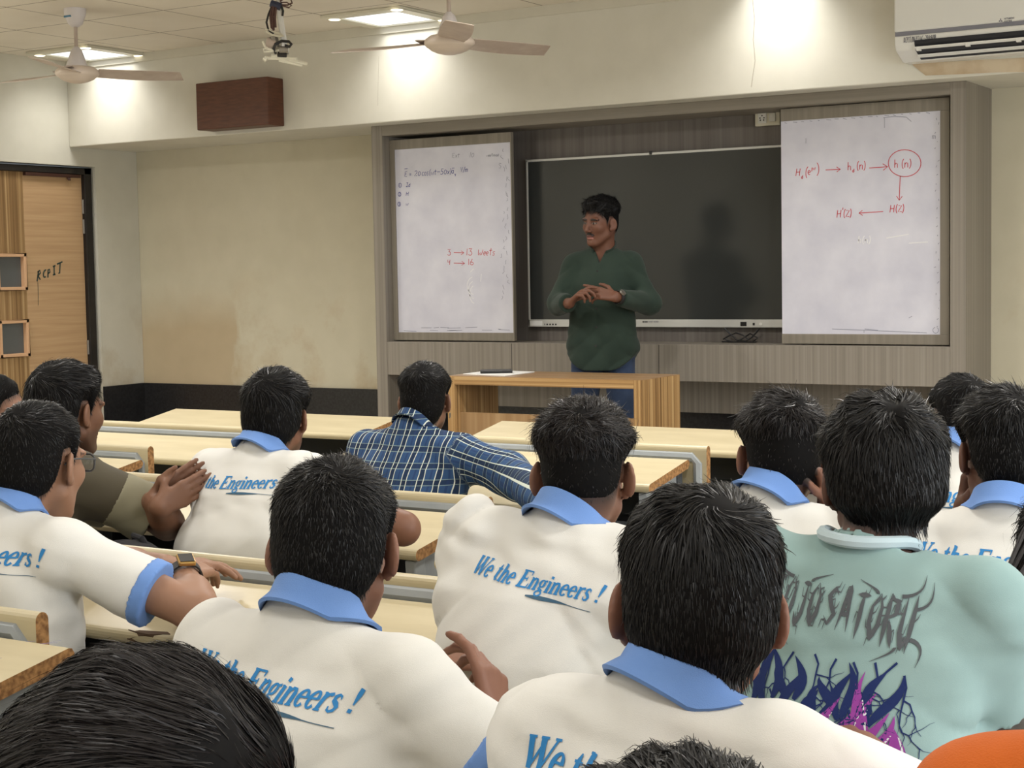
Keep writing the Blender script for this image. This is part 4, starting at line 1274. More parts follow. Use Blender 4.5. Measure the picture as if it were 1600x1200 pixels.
def cloth_mat(name, c0, c1, rough=0.85, weave=900, var=5, bump=0.12):
    m = base_mat(name, c0, rough, spec=0.2)
    p = m.node_tree.nodes['Principled BSDF']
    p.inputs['Sheen Weight'].default_value = 0.08
    mp = coords(m, (1, 1, 1))
    nz = N(m, 'ShaderNodeTexNoise'); nz.inputs['Scale'].default_value = var; nz.inputs['Detail'].default_value = 4; L(m, mp, 0, nz, 'Vector')
    r = ramp(m, [(0.3, c0), (0.7, c1)]); L(m, nz, 0, r, 0); L(m, r, 0, p, 'Base Color')
    v = N(m, 'ShaderNodeTexNoise'); v.inputs['Scale'].default_value = weave; v.inputs['Detail'].default_value = 1; L(m, mp, 0, v, 'Vector')
    b = N(m, 'ShaderNodeBump'); b.inputs['Strength'].default_value = bump; b.inputs['Distance'].default_value = 0.002
    L(m, v, 0, b, 'Height'); L(m, b, 0, p, 'Normal')
    return m


def hair_mat(name, c, rough=0.38):
    m = base_mat(name, c, rough, spec=0.26)
    p = m.node_tree.nodes['Principled BSDF']
    g = N(m, 'ShaderNodeNewGeometry')
    r = ramp(m, [(0.0, tuple(v * 0.7 for v in c[:3]) + (1,)), (1.0, tuple(min(1, v * 1.5) for v in c[:3]) + (1,))])
    L(m, g, 'Random Per Island', r, 0); L(m, r, 0, p, 'Base Color')
    rr = N(m, 'ShaderNodeMapRange'); rr.inputs['To Min'].default_value = rough - 0.06; rr.inputs['To Max'].default_value = rough + 0.16
    L(m, g, 'Random Per Island', rr, 'Value'); L(m, rr, 0, p, 'Roughness')
    return m


M['skin'] = attr_mat('skin', 0.52, 0.4, sss=0.02)
M['hair'] = hair_mat('black_hair', srgb(15, 14, 15))
M['hair_b'] = hair_mat('brown_black_hair', srgb(22, 18, 18))
M['scalp_hair'] = base_mat('hair_roots', srgb(13, 12, 12), 0.8, spec=0.12)
M['polo'] = cloth_mat('white_pique', srgb(214, 213, 208), srgb(221, 220, 216), bump=0.2)
M['polo_blue'] = cloth_mat('blue_rib_knit', srgb(104, 140, 200), srgb(116, 152, 212), bump=0.25)
M['print_blue'] = base_mat('blue_print', srgb(52, 128, 190), 0.7, spec=0.2)
M['print_line'] = base_mat('slate_print', srgb(64, 96, 120), 0.7, spec=0.2)
M['denim'] = cloth_mat('dark_denim', srgb(36, 46, 70), srgb(50, 62, 88))
M['black_cloth'] = cloth_mat('black_trousers', srgb(26, 26, 30), srgb(36, 36, 40))
M['olive_d'] = cloth_mat('dark_olive_cotton', srgb(70, 64, 52), srgb(80, 74, 60))
M['olive_l'] = cloth_mat('pale_olive_cotton', srgb(126, 122, 102), srgb(138, 133, 112))
M['teal'] = cloth_mat('washed_teal_cotton', srgb(124, 150, 149), srgb(152, 180, 179), var=3)
M['teal_rib'] = cloth_mat('pale_teal_rib', srgb(176, 196, 204), srgb(190, 208, 214))
M['green'] = cloth_mat('dark_green_linen', srgb(36, 49, 42), srgb(45, 58, 50), var=7)
M['jeans'] = cloth_mat('blue_jeans', srgb(38, 50, 72), srgb(52, 66, 92), var=9)
M['orange'] = cloth_mat('orange_twill', srgb(186, 88, 26), srgb(200, 100, 34), weave=500, bump=0.3)
M['grey_denim'] = cloth_mat('grey_acid_denim', srgb(112, 108, 104), srgb(160, 156, 150), var=24, bump=0.35)
M['shoe'] = base_mat('dark_shoe', srgb(36, 34, 36), 0.5)


def plaid_mat():
    m = base_mat('blue_plaid_cotton', srgb(50, 76, 112), 0.8, spec=0.2)
    p = m.node_tree.nodes['Principled BSDF']
    a = N(m, 'ShaderNodeAttribute'); a.attribute_name = 'uvp'
    sx = N(m, 'ShaderNodeSeparateXYZ'); L(m, a, 'Vector', sx, 0)
    def band(axis, period, centres, half):
        md = N(m, 'ShaderNodeMath', operation='WRAP'); L(m, sx, axis, md, 0); md.inputs[1].default_value = period; md.inputs[2].default_value = 0.0
        acc = None
        for c in centres:
            s = N(m, 'ShaderNodeMath', operation='SUBTRACT'); L(m, md, 0, s, 0); s.inputs[1].default_value = c
            b = N(m, 'ShaderNodeMath', operation='ABSOLUTE'); L(m, s, 0, b, 0)
            t = N(m, 'ShaderNodeMath', operation='LESS_THAN'); L(m, b, 0, t, 0); t.inputs[1].default_value = half
            if acc is None: acc = t
            else:
                q = N(m, 'ShaderNodeMath', operation='MAXIMUM'); L(m, acc, 0, q, 0); L(m, t, 0, q, 1); acc = q
        return acc
    def over(prev, fac, col, amt):
        mu = N(m, 'ShaderNodeMath', operation='MULTIPLY'); L(m, fac, 0, mu, 0); mu.inputs[1].default_value = amt
        mx = N(m, 'ShaderNodeMix', data_type='RGBA'); L(m, mu, 0, mx, 0); mx.inputs[7].default_value = col
        if isinstance(prev, tuple): mx.inputs[6].default_value = prev
        else: L(m, prev, 2, mx, 6)
        return mx
    per = 0.050
    c = over(srgb(50, 78, 118), band('X', per, (0.025,), 0.0075), srgb(30, 42, 66), 0.8)
    c = over(c, band('Y', per, (0.025,), 0.0075), srgb(30, 42, 66), 0.7)
    c = over(c, band('X', per, (0.0,), 0.006), srgb(40, 58, 100), 0.6)
    c = over(c, band('Y', per, (0.0165, 0.0335), 0.0010), srgb(150, 172, 168), 0.6)
    c = over(c, band('X', per, (0.0165, 0.0335), 0.0013), srgb(216, 224, 212), 0.88)
    L(m, c, 2, p, 'Base Color')
    return m


M['plaid'] = plaid_mat()

# ------------------------------------------------------------------ bold italic serif for the shirt backs: strokes of (x, y, width)
SG = {}
def ellp(cx, cy, rx, ry, a0, a1, w0, w1, n=18):
    out = []
    for i in range(n + 1):
        a = math.radians(a0 + (a1 - a0) * i / n)
        k = abs(math.cos(a)); out.append((cx + rx * math.cos(a), cy + ry * math.sin(a), w1 + (w0 - w1) * k * k))
    return out
SG['W'] = (1.42, [[(0.10, 1.3, .22), (0.44, 0.0, .2)], [(0.44, 0.0, .09), (0.74, 1.2, .09)], [(0.66, 1.3, .22), (1.0, 0.0, .2)], [(1.0, 0.0, .09), (1.30, 1.3, .09)], [(-0.06, 1.31, .08), (0.3, 1.31, .08)], [(0.5, 1.31, .08), (0.86, 1.31, .08)], [(1.14, 1.31, .08), (1.46, 1.31, .08)]])
SG['e'] = (0.74, [ellp(0.36, 0.46, 0.26, 0.42, 5, 320, 0.2, 0.1), [(0.14, 0.52, .09), (0.62, 0.52, .09)]])
SG['t'] = (0.58, [[(0.24, 1.2, .06), (0.22, 0.9, .2), (0.22, 0.2, .22), (0.30, 0.04, .14), (0.52, 0.12, .06)], [(0.0, 0.88, .09), (0.5, 0.88, .09)]])
SG['h'] = (0.92, [[(0.2, 1.36, .21), (0.2, 0, .21)], [(0.02, 1.34, .07), (0.2, 1.34, .07)], [(0.02, 0.03, .08), (0.4, 0.03, .08)], [(0.26, 0.66, .1), (0.42, 0.88, .13), (0.6, 0.84, .18), (0.68, 0.66, .21), (0.68, 0.0, .21)], [(0.5, 0.03, .08), (0.88, 0.03, .08)]])
SG['n'] = (0.92, [[(0.2, 0.9, .21), (0.2, 0, .21)], [(0.02, 0.88, .07), (0.2, 0.88, .07)], [(0.02, 0.03, .08), (0.4, 0.03, .08)], [(0.26, 0.66, .1), (0.42, 0.88, .13), (0.6, 0.84, .18), (0.68, 0.66, .21), (0.68, 0.0, .21)], [(0.5, 0.03, .08), (0.88, 0.03, .08)]])
SG['g'] = (0.78, [ellp(0.34, 0.6, 0.22, 0.27, 0, 360, 0.18, 0.09), [(0.5, 0.82, .1), (0.74, 0.88, .12)], [(0.22, 0.36, .1), (0.16, 0.2, .16), (0.4, 0.1, .18), (0.6, 0.02, .16)], ellp(0.36, -0.18, 0.28, 0.19, 60, 420, 0.13, 0.09)])
SG['i'] = (0.46, [[(0.22, 0.9, .21), (0.22, 0, .21)], [(0.04, 0.88, .07), (0.22, 0.88, .07)], [(0.04, 0.03, .08), (0.42, 0.03, .08)], [(0.22, 1.31, .2), (0.22, 1.11, .2)]])
SG['r'] = (0.70, [[(0.2, 0.9, .21), (0.2, 0, .21)], [(0.02, 0.88, .07), (0.2, 0.88, .07)], [(0.02, 0.03, .08), (0.42, 0.03, .08)], [(0.26, 0.62, .08), (0.4, 0.84, .12), (0.56, 0.84, .2), (0.62, 0.76, .16)]])
SG['s'] = (0.64, [[(0.5, 0.66, .06), (0.46, 0.82, .1), (0.3, 0.88, .13), (0.14, 0.78, .18), (0.16, 0.58, .2), (0.38, 0.42, .21), (0.52, 0.26, .19), (0.46, 0.08, .15), (0.28, 0.02, .12), (0.12, 0.1, .1), (0.08, 0.28, .06)]])
SG['E'] = (1.08, [[(0.24, 1.34, .24), (0.24, 0, .24)], [(0.02, 1.3, .1), (0.96, 1.3, .1)], [(0.93, 1.34, .09), (0.93, 1.0, .06)], [(0.24, 0.68, .1), (0.66, 0.68, .1)], [(0.66, 0.86, .07), (0.66, 0.5, .07)], [(0.02, 0.045, .1), (1.0, 0.045, .1)], [(0.97, 0.0, .09), (1.0, 0.36, .06)]])
SG['!'] = (0.5, [[(0.26, 1.34, .25), (0.25, 1.0, .24), (0.24, 0.42, .07)], [(0.24, 0.2, .2), (0.24, 0.0, .2)]])
SG[' '] = (0.42, [])


def serif_text(s, size, slant=0.24):
    x = 0; out = []
    for word in s.split(' '):
        k = 1.0
        for ch in word:
            adv, st = SG[ch]
            for pl in st: out.append([((x + px + slant * py) * size, py * size, w * size * 1.22) for px, py, w in pl])
            x += adv * k
        x += 0.46
    return out, (x - 0.46) * size


def bvh_of(o):
    me = o.data; n = len(me.vertices)
    v = np.empty(n * 3, f32); me.vertices.foreach_get('co', v); v = v.reshape(-1, 3)
    return BVHTree.FromPolygons([Vector(p) for p in v], [tuple(p.vertices) for p in me.polygons])


def wrap_strokes(name, strokes, tree, x0, z0, rot, mats, parent, lift=0.0016, step=0.006, from_back=True):
    """variable-width strokes laid on the cloth of a back"""
    mb = MB(); ca, sa = math.cos(rot), math.sin(rot)
    def put(u, v):
        X, Z = x0 + u * ca - v * sa, z0 + u * sa + v * ca
        hit = tree.ray_cast(Vector((X, -1.0, Z)), Vector((0, 1, 0)))
        if hit[0] is None: return None
        return hit[0] + hit[1] * (lift if hit[1].y < 0 else -lift)
    for item in strokes:
        pl, mi = (item if isinstance(item, tuple) else (item, 0))
        mb.mi = mi
        dense = []
        for a, b in zip(pl[:-1], pl[1:]):
            n = max(1, int(math.hypot(b[0] - a[0], b[1] - a[1]) / step))
            for i in range(n): dense.append(tuple(p + (q - p) * i / n for p, q in zip(a, b)))
        dense.append(pl[-1])
        rows = []
        for i, (u, v, w) in enumerate(dense):
            a = dense[max(i - 1, 0)]; b = dense[min(i + 1, len(dense) - 1)]
            tx, ty = b[0] - a[0], b[1] - a[1]; l = math.hypot(tx, ty) or 1
            nx, ny = -ty / l * w / 2, tx / l * w / 2
            nacross = 3 if w < 0.02 else max(3, int(w / 0.008))
            rows.append([put(u + nx * (1 - 2 * j / (nacross - 1)), v + ny * (1 - 2 * j / (nacross - 1))) for j in range(nacross)])
        for r0, r1 in zip(rows[:-1], rows[1:]):
            m = min(len(r0), len(r1))
            if len(r0) != len(r1): r0, r1 = [r0[0], r0[-1]], [r1[0], r1[-1]]; m = 2
            for j in range(m - 1):
                q = [r0[j], r0[j + 1], r1[j + 1], r1[j]]
                if any(p is None for p in q): continue
                if max((q[0] - q[2]).length, (q[1] - q[3]).length) > 0.06: continue
                mb.add(q, [(0, 1, 2, 3)])
    return mb.build(name, mats, parent, smooth=True)

# ================================================================== seated students
LECT = Vector((-4.13, 7.70, 0))


def lin(c): return np.array(srgb(*c)[:3], f32)


def torso_fn(nb, sz, infl, broad=1.0, zb=0.44, hunch=0.018):
    uz = np.array([0, .22, .45, .68, .86, 1.0], f32)
    rx = (np.array([.176, .168, .172, .184, .176, .130], f32)) * broad + infl
    ry = (np.array([.130, .122, .124, .120, .100, .066], f32)) * (0.5 + 0.5 * broad) + infl
    z0, z1 = 0.46, sz + 0.035
    def fn(P):
        u = np.clip((P[:, 2] - z0) / (z1 - z0), 0, 1)
        us = u * u * (1.6 - 0.6 * u)
        yc = us * (nb[1] - 0.015) - hunch * np.sin(PI * u)
        xc = us * nb[0]
        a = np.interp(u, uz, rx); b = np.interp(u, uz, ry)
        q = np.sqrt(((P[:, 0] - xc) / a) ** 2 + ((P[:, 1] - yc) / b) ** 2)
        d = (q - 1) * b * (0.95 + 0.1 * np.abs(P[:, 0] - xc) / (a * np.maximum(q, 0.3)))
        d = smax(d, P[:, 2] - (z1 + infl * 0.6), 0.05)
        return np.maximum(d, zb - P[:, 2]).astype(f32)
    lo = V3(-0.30, min(0, nb[1]) - 0.22, zb - 0.02); hi = V3(0.30, max(0, nb[1]) + 0.20, z1 + 0.06)
    return fn, lo, hi, yc_of(nb, z0, z1, hunch)


def yc_of(nb, z0, z1, hunch):
    def f(z):
        u = np.clip((z - z0) / (z1 - z0), 0, 1); return u * u * (1.6 - 0.6 * u) * (nb[1] - 0.015) - hunch * np.sin(PI * u)
    return f


def folds(P, s, amp):
    """cloth creases: soft drape waves plus a few sharper ridges"""
    x, y, z = P.T
    sg = np.sign(np.sin(s * 3))
    wv = 3.0 * np.sin(6 * z + s) + 1.5 * np.sin(13 * x + 9 * z + 2 * s)
    rid = lambda t: 1 - 2 * np.abs(np.sin(t)) ** 0.8
    a = rid(11 * x + 0.6 * wv + s) * ss(1.02, 0.70, z) * 0.9
    b = rid(9 * x * sg - 17 * z + 0.8 * np.sin(8 * x + s)) * 0.55 * (0.4 + 0.6 * np.sin(7 * x + 5 * z + s) ** 2)
    c = rid(20 * z + 7 * np.abs(x) + 1.2 * np.sin(11 * x + 2 * s)) * 0.45 * ss(0.95, 0.65, z)
    d = rid(19 * (z + 0.9 * np.abs(x)) + 0.7 * s) * 0.75 * np.exp(-((np.abs(x) - 0.17) / 0.05) ** 2)
    e = 0.18 * np.sin(60 * x + 31 * z + 4 * np.sin(23 * z + s)) * np.sin(41 * z - 22 * x)
    return (amp * (a + b + c + d + e)).astype(f32)


def bust(spec):
    """works out the local skeleton of a seated person"""
    k = dict(spec)
    Hw = at(*k['head'])
    ty = math.radians(k.get('ty', 0)); ly = k.get('lean', 0.17)
    root = Vector((Hw.x - ly * math.sin(ty), Hw.y - ly * math.cos(ty), 0))
    ex, ey = Vector((math.cos(ty), -math.sin(ty), 0)), Vector((math.sin(ty), math.cos(ty), 0))
    k['loc'] = lambda p: V3((p - root).dot(ex), (p - root).dot(ey), p.z)
    k['root'] = root; k['tyr'] = ty
    H = V3(0, ly, Hw.z)
    fa = math.atan2(LECT.x - Hw.x, LECT.y - Hw.y) + math.radians(k.get('dyaw', 0)) - ty
    k['H'] = H; k['Rh'] = rotm(fa, math.radians(k.get('pitch', 6)), math.radians(k.get('roll', 0)))
    nbx = k.get('nbx', 0.0)
    nb = V3(nbx, ly - k.get('nby', 0.072), Hw.z - k.get('neck', 0.070)); k['nb'] = nb
    sz = Hw.z - k.get('sh', 0.150); k['sz'] = sz
    sw = 0.166 * k.get('broad', 1.0)
    tl = math.radians(k.get('tilt', 0))
    arms = {}
    for sd, nm in ((-1, 'L'), (1, 'R')):
        S = V3(nb[0] * 0.6 + sd * sw, nb[1] - 0.004, sz - sd * math.sin(tl) * sw)
        E = k.get('E' + nm); W = k.get('W' + nm)
        E = k['loc'](E) if E is not None else V3(sd * k.get('el', 0.27), S[1] + 0.22, 0.805)
        W = k['loc'](W) if W is not None else V3(sd * 0.085, S[1] + 0.40, 0.845)
        arms[sd] = (S, E, W)
    k['arms'] = arms
    return k


def arm_len_fix(S, E, W, u=0.30, v=0.255):
    return E, W


def build_person(spec):
    k = bust(spec)
    seed = k['seed']; H, Rh, nb, sz, arms = k['H'], k['Rh'], k['nb'], k['sz'], k['arms']
    hs = k.get('hs', 1.0); broad = k.get('broad', 1.0)
    h = k.get('h', 0.006)
    shirt = k.get('shirt', 'polo')
    skin = lin(k.get('skin', (150, 100, 74)))
    # ---- body: one continuous surface
    F = Field()
    hb = 0.15 * hs
    F.add(lambda P: HEADF(((P - H) @ Rh) / hs) * hs, H - hb, H + hb)
    occ = H + Rh @ V3(0, -0.030, -0.045) * hs
    F.cap(nb + V3(0, -0.008, -0.05), occ, 0.056 * k.get('neckw', 1.0), 0.053 * k.get('neckw', 1.0), 0.022)
    tf, lo, hi, _ = torso_fn(nb, sz, -0.012, k.get('tbroad', broad))
    F.add(tf, lo, hi, 0.03)
    for sd, (S, E, W) in arms.items():
        F.cap(nb + V3(0, -0.010, -0.050), S, 0.040, 0.044, 0.04)
        F.cap(S, E, 0.048, 0.040, 0.02); F.ell(E, (0.038, 0.038, 0.038), 0.015)
        F.cap(E, E + (W - E) * 0.45, 0.042, 0.041, 0.02); F.cap(E + (W - E) * 0.3, W, 0.041, 0.027, 0.02)
        nm = 'L' if sd < 0 else 'R'
        hd = k.get('hand' + nm, {})
        f = hd.get('f'); n_ = hd.get('n')
        if f is None: f = V3(-sd * 0.75, 0.65, 0.0)
        if n_ is None: n_ = V3(0, 0.1, -1)
        hand(F, W, f, n_, sd, hd.get('curl', 0.45), hd.get('spread', 0.05), hd.get('thumb', 0.4), hd.get('s', 0.92), hd.get('fingers'))
    lo, hi = F.bounds()
    V, Q = polygonise(F, lo, hi, h)
    # true colours of the skin: hair stubble, brows, lips, eyes
    q = ((V - H) @ Rh) / hs
    rng = np.random.default_rng(int(seed * 7) + 3)
    colr = np.tile(skin, (len(V), 1))
    mott = 1 + 0.07 * (np.sin(31 * V[:, 0] + 17 * V[:, 2] + seed) * np.sin(27 * V[:, 1] - 13 * V[:, 2]))[:, None]
    colr = colr * mott
    near = np.linalg.norm(q, axis=1) < 0.17
    stb = k.get('stub', 0.85)
    if stb:
        g = hairline(q, k['hair'])
        fade = ss(k.get('fade', 0.020), -0.012, g) * near * (np.abs(skull(q)) < 0.012)
        colr = colr * (1 - stb * fade[:, None]) + lin((34, 30, 30)) * stb * fade[:, None]
    beard = k.get('beard', 0.0)
    if beard:
        jb = ss(-0.035, -0.06, q[:, 2]) * ss(-0.01, 0.01, q[:, 1]) * near * ss(-0.135, -0.115, q[:, 2])
        colr = colr * (1 - beard * jb[:, None]) + lin((40, 32, 30)) * beard * jb[:, None]
    def paint(mask, c, a=1.0):
        nonlocal colr
        m = (mask * near * a)[:, None]; colr = colr * (1 - m) + lin(c) * m
    for s in (-1, 1):
        dx, dz = (q[:, 0] - s * 0.032) / 0.022, (q[:, 2] - 0.028 + 0.10 * np.abs(q[:, 0] - s * 0.03)) / 0.0055
        paint(((dx * dx + dz * dz) < 1) * (q[:, 1] > 0.05), (28, 22, 22), 0.9)
        e = ((q[:, 0] - s * 0.031) / 0.013) ** 2 + ((q[:, 2] - 0.007) / 0.0055) ** 2
        paint((e < 1) * (q[:, 1] > 0.07), (214, 206, 198)); paint((((q[:, 0] - s * 0.031) ** 2 + (q[:, 2] - 0.007) ** 2) < 0.0052 ** 2) * (q[:, 1] > 0.07), (30, 20, 16))
        paint((np.abs(e - 1.15) < 0.3) * (q[:, 2] > 0.006) * (q[:, 1] > 0.07), (40, 28, 24), 0.8)
    paint(((q[:, 0] / 0.024) ** 2 + ((q[:, 2] + 0.066) / 0.0115) ** 2 < 1) * (q[:, 1] > 0.075), tuple(int(c) for c in k.get('lips', (128, 78, 70))))
    body = np_mesh('person', V, Q, M['skin'], None, attrs={'col': ('FLOAT_COLOR', np.concatenate([colr, np.ones((len(V), 1), f32)], 1))})
    body.location = k['root']; body.rotation_euler = (0, 0, -k['tyr'])
    tag(body, k['label'], 'person', k.get('group'))
    # ---- hair
    hr = dict(k['hair']); hr['seed'] = seed
    make_hair('hair', Rh, H, hs, hr, body, M[k.get('hmat', 'hair')], k.get('strands', 3000), k.get('hh', 0.005))
    # ---- shirt
    infl = k.get('loose', 0.012)
    G = Field(); amp = k.get('fold', 0.0042) * 2.1
    tf, tlo, thi, yc = torso_fn(nb, sz, infl, k.get('tbroad', broad))
    G.add(tf, tlo, thi)
    axis0 = (occ - nb) / np.linalg.norm(occ - nb)
    longs = shirt in ('plaid', 'kurta', 'jacket')
    sl = []
    G.cap(nb + V3(0, -0.006, -0.09), nb + axis0 * 0.004 + V3(0, -0.004, -0.012), 0.088, 0.060 * k.get('neckw', 1.0), 0.045)
    for sd, (S, E, W) in arms.items():
        G.cap(nb + V3(sd * 0.03, -0.012, -0.052), S + V3(0, 0, 0.0), 0.040 + infl, 0.048 + infl, 0.035)
        d = E - S; ln = float(np.linalg.norm(d)); d = d / ln
        r0, r1 = 0.053 + infl, (0.052 if longs else 0.058) + infl * k.get('flare', 1.0)
        if longs:
            G.cap(S, E, r0, r1, 0.045)
            wl = E + (W - E) * 0.97
            def fore(P, E=E, wl=wl, r1=r1, infl=infl):
                dd = (wl - E) / np.linalg.norm(wl - E)
                return np.maximum(cap(P, E, wl + dd * 0.05, r1, 0.034 + infl * 0.5), (P - wl) @ dd)
            G.add(fore, np.minimum(E, wl) - 0.09, np.maximum(E, wl) + 0.09, 0.03)
            sl.append((S, d, ln, r0, r1, E, wl))
        else:
            Ls = ln * k.get('sleeve', 0.66)
            def slv(P, S=S, d=d, Ls=Ls, r0=r0, r1=r1):
                return np.maximum(cap(P, S, S + d * (Ls + 0.08), r0, r1), (P - S) @ d - Ls)
            e = S + d * Ls
            G.add(slv, np.minimum(S, e) - 0.10, np.maximum(S, e) + 0.10, 0.035)
            sl.append((S, d, Ls, r0, r0 + (r1 - r0) * Ls / (Ls + 0.08), e, None))
    ncut = nb + V3(0, 0.006, 0.035)
    axis = occ - nb; axis = axis / np.linalg.norm(axis)
    def sf(P):
        g_ = G(P)
        d_ = np.maximum(g_ + folds(P, seed, amp) * (g_ < 0.05), -cap(P, nb + axis * 0.004, nb + axis * 0.3, 0.051, 0.051))
        al = (P - nb) @ axis; ra = np.sqrt(np.maximum(((P - nb) ** 2).sum(1) - al * al, 0))
        return np.maximum(d_, -np.maximum((0.010 if shirt in ('polo', 'plaid') else -0.004) - al, ra - 0.085)).astype(f32)
    lo, hi = G.bounds()
    SV, SQ = polygonise(sf, lo, hi, k.get('sh_h', 0.008))
    nm = {'polo': 'polo_shirt', 'tee': 'tee_shirt', 'plaid': 'plaid_shirt', 'jacket': 'denim_jacket', 'plain': 'shirt'}[shirt]
    attrs = None
    if shirt == 'plaid':
        td = np.abs(tf(SV)); uv = np.stack([SV[:, 0] * 1.04 + np.sign(SV[:, 0]) * 0.5 * np.maximum(0, SV[:, 1] - yc(SV[:, 2]) + 0.03), SV[:, 2], 0 * SV[:, 0]], 1)
        for (S, d, ln, r0, r1, E, wl) in sl:
            a = cap(SV, S, E, r0, r1); b = cap(SV, E, wl, r1, 0.04)
            side = np.cross(d, V3(0, 0, 1)); side /= np.linalg.norm(side); up = np.cross(side, d)
            ang = np.arctan2((SV - S) @ up, (SV - S) @ side)
            m = (np.minimum(a, b) < td - 0.012) & (((SV - S) @ d) > 0.015)
            uv[m] = np.stack([ang * 0.066, (SV - S) @ d, 0 * ang], 1)[m]
        attrs = {'uvp': ('FLOAT_VECTOR', uv)}
    mat = M[k.get('cloth', 'polo')]
    so = np_mesh(nm, SV, SQ, mat, body, attrs=attrs)
    if k.get('two_tone'):
        for (S, d, Ls, r0, r1, e, _) in sl:
            def pf(P, S=S, d=d, Ls=Ls, r0=r0):
                a = (P - S) @ d
                return np.maximum(np.maximum(sf(P) - 0.0022, Ls * 0.50 - a), np.maximum(a - Ls - 0.002, cap(P, S, S + d * Ls, r0 + 0.03, r0 + 0.03)))
            CV, CQ = polygonise(pf, np.minimum(S, e) - 0.10, np.maximum(S, e) + 0.10, 0.006)
            po = np_mesh('sleeve_panel', CV, CQ, M['olive_l'], so); po['label'] = 'pale olive lower sleeve'
    if shirt in ('polo', 'plaid'):
        col = MB(); n = 44
        R0 = 0.0540 * k.get('neckw', 1.0)
        zx = axis * 0.75 + V3(0, 0.0, 1) * 0.25; zx /= np.linalg.norm(zx)
        xx = np.cross(V3(0, 1, 0), zx); xx /= np.linalg.norm(xx); yy = np.cross(zx, xx)
        prof = [(0.002, -0.034), (0.004, 0.016), (0.008, 0.025), (0.015, 0.023), (0.025, 0.004), (0.040, -0.022), (0.036, -0.027), (0.021, -0.006), (0.010, 0.010)]
        vs = []; m_ = len(prof); hc = k.get('collar_h', 0.72)
        for i in range(n + 1):
            th = math.radians(-90 + 14 + (332) * i / n + 180)
            for dr, dz in prof:
                flat = 0.5 + 0.5 * math.sin(th)
                r = R0 + 0.82 * dr * (1.0 + 0.15 * math.sin(3 * th + seed))
                p = nb + axis * 0.010 + xx * (r * math.cos(th)) + yy * (r * math.sin(th) * 1.08) + zx * (dz * hc - 0.022 * max(0.0, math.sin(th)))
                vs.append(p)
        VS = np.array(vs, f32).reshape(n + 1, m_, 3)
        V0 = VS.copy(); cc = (nb + axis * 0.01)[None]
        for _ in range(8):      # lay the fall of the collar on the cloth
            for j, a_ in ((5, 1.0), (6, 1.0), (4, 0.45), (7, 0.45)):
                g_ = G(VS[:, j]) - (0.006 if j in (5, 4) else 0.001)
                rad = VS[:, j] - cc; rad -= (rad @ zx)[:, None] * zx[None]; rad /= np.linalg.norm(rad, axis=1, keepdims=True)
                up_ = g_ < 0
                dr_ = np.where(up_[:, None], zx[None] * 0.8 + rad * 0.3, zx[None] * 0.75 + rad * 0.45)
                VS[:, j] -= dr_ * (np.clip(g_, -0.02, 0.02) * 0.5 * a_)[:, None]
        dl = VS - V0; ln_ = np.linalg.norm(dl, axis=2, keepdims=True)
        VS = V0 + dl * np.minimum(1, 0.020 / np.maximum(ln_, 1e-6))
        vs = list(VS.reshape(-1, 3))
        fs = []
        for i in range(n):
            for j in range(m_): fs.append((i * m_ + j, i * m_ + (j + 1) % m_, (i + 1) * m_ + (j + 1) % m_, (i + 1) * m_ + j))
        fs += [tuple(range(m_)), tuple(range(n * m_ + m_ - 1, n * m_ - 1, -1))]
        col.add([Vector(p) for p in vs], fs)
        co = col.build('collar', M['polo_blue'] if shirt == 'polo' else M['plaid'], so, smooth=True)
        if shirt == 'polo': co['label'] = 'blue knitted collar'
        if shirt == 'plaid':
            nv = len(co.data.vertices); a = co.data.attributes.new('uvp', 'FLOAT_VECTOR', 'POINT')
            cc = np.empty(nv * 3, f32); co.data.vertices.foreach_get('co', cc); cc = cc.reshape(-1, 3)
            a.data.foreach_set('vector', np.stack([cc[:, 0], cc[:, 2], 0 * cc[:, 0]], 1).astype(f32).ravel())
    if shirt in ('tee', 'plain', 'jacket'):
        rb = MB(); pts = []
        xx = np.cross(V3(0, 1, 0), axis); xx /= np.linalg.norm(xx); yy = np.cross(axis, xx)
        for i in range(41):
            th = 2 * PI * i / 40
            pts.append(nb + axis * (0.010 - 0.014 * math.sin(th)) + xx * 0.066 * math.cos(th) + yy * 0.069 * math.sin(th))
        PT = np.array(pts, f32)
        for _ in range(8): PT -= axis[None] * (np.clip(G(PT), -0.02, 0.05) * 0.5)[:, None]
        pts = [Vector(p) for p in PT]
        rb.tube(pts, 0.010, 8, cap=False)
        rb.build('neckband', M['teal_rib'] if shirt == 'tee' and k.get('cloth') == 'teal' else mat, so, smooth=True)
    if k.get('cuffs'):
        for (S, d, Ls, r0, r1, e, _) in sl:
            def cf(P, S=S, d=d, Ls=Ls, r0=r0):
                a = (P - S) @ d
                near_ = cap(P, S, S + d * Ls, r0 + 0.05, r0 + 0.05)
                return np.maximum(np.maximum(sf(P + d * np.clip(a - Ls + 0.003, 0, 0.02)[:, None] * -1.0) - 0.0028, np.abs(a - Ls + 0.007) - 0.0145), near_)
            CV, CQ = polygonise(cf, e - 0.12, e + 0.12, 0.005)
            co = np_mesh('cuff', CV, CQ, M['polo_blue'], so); co['label'] = 'blue knitted sleeve cuff'
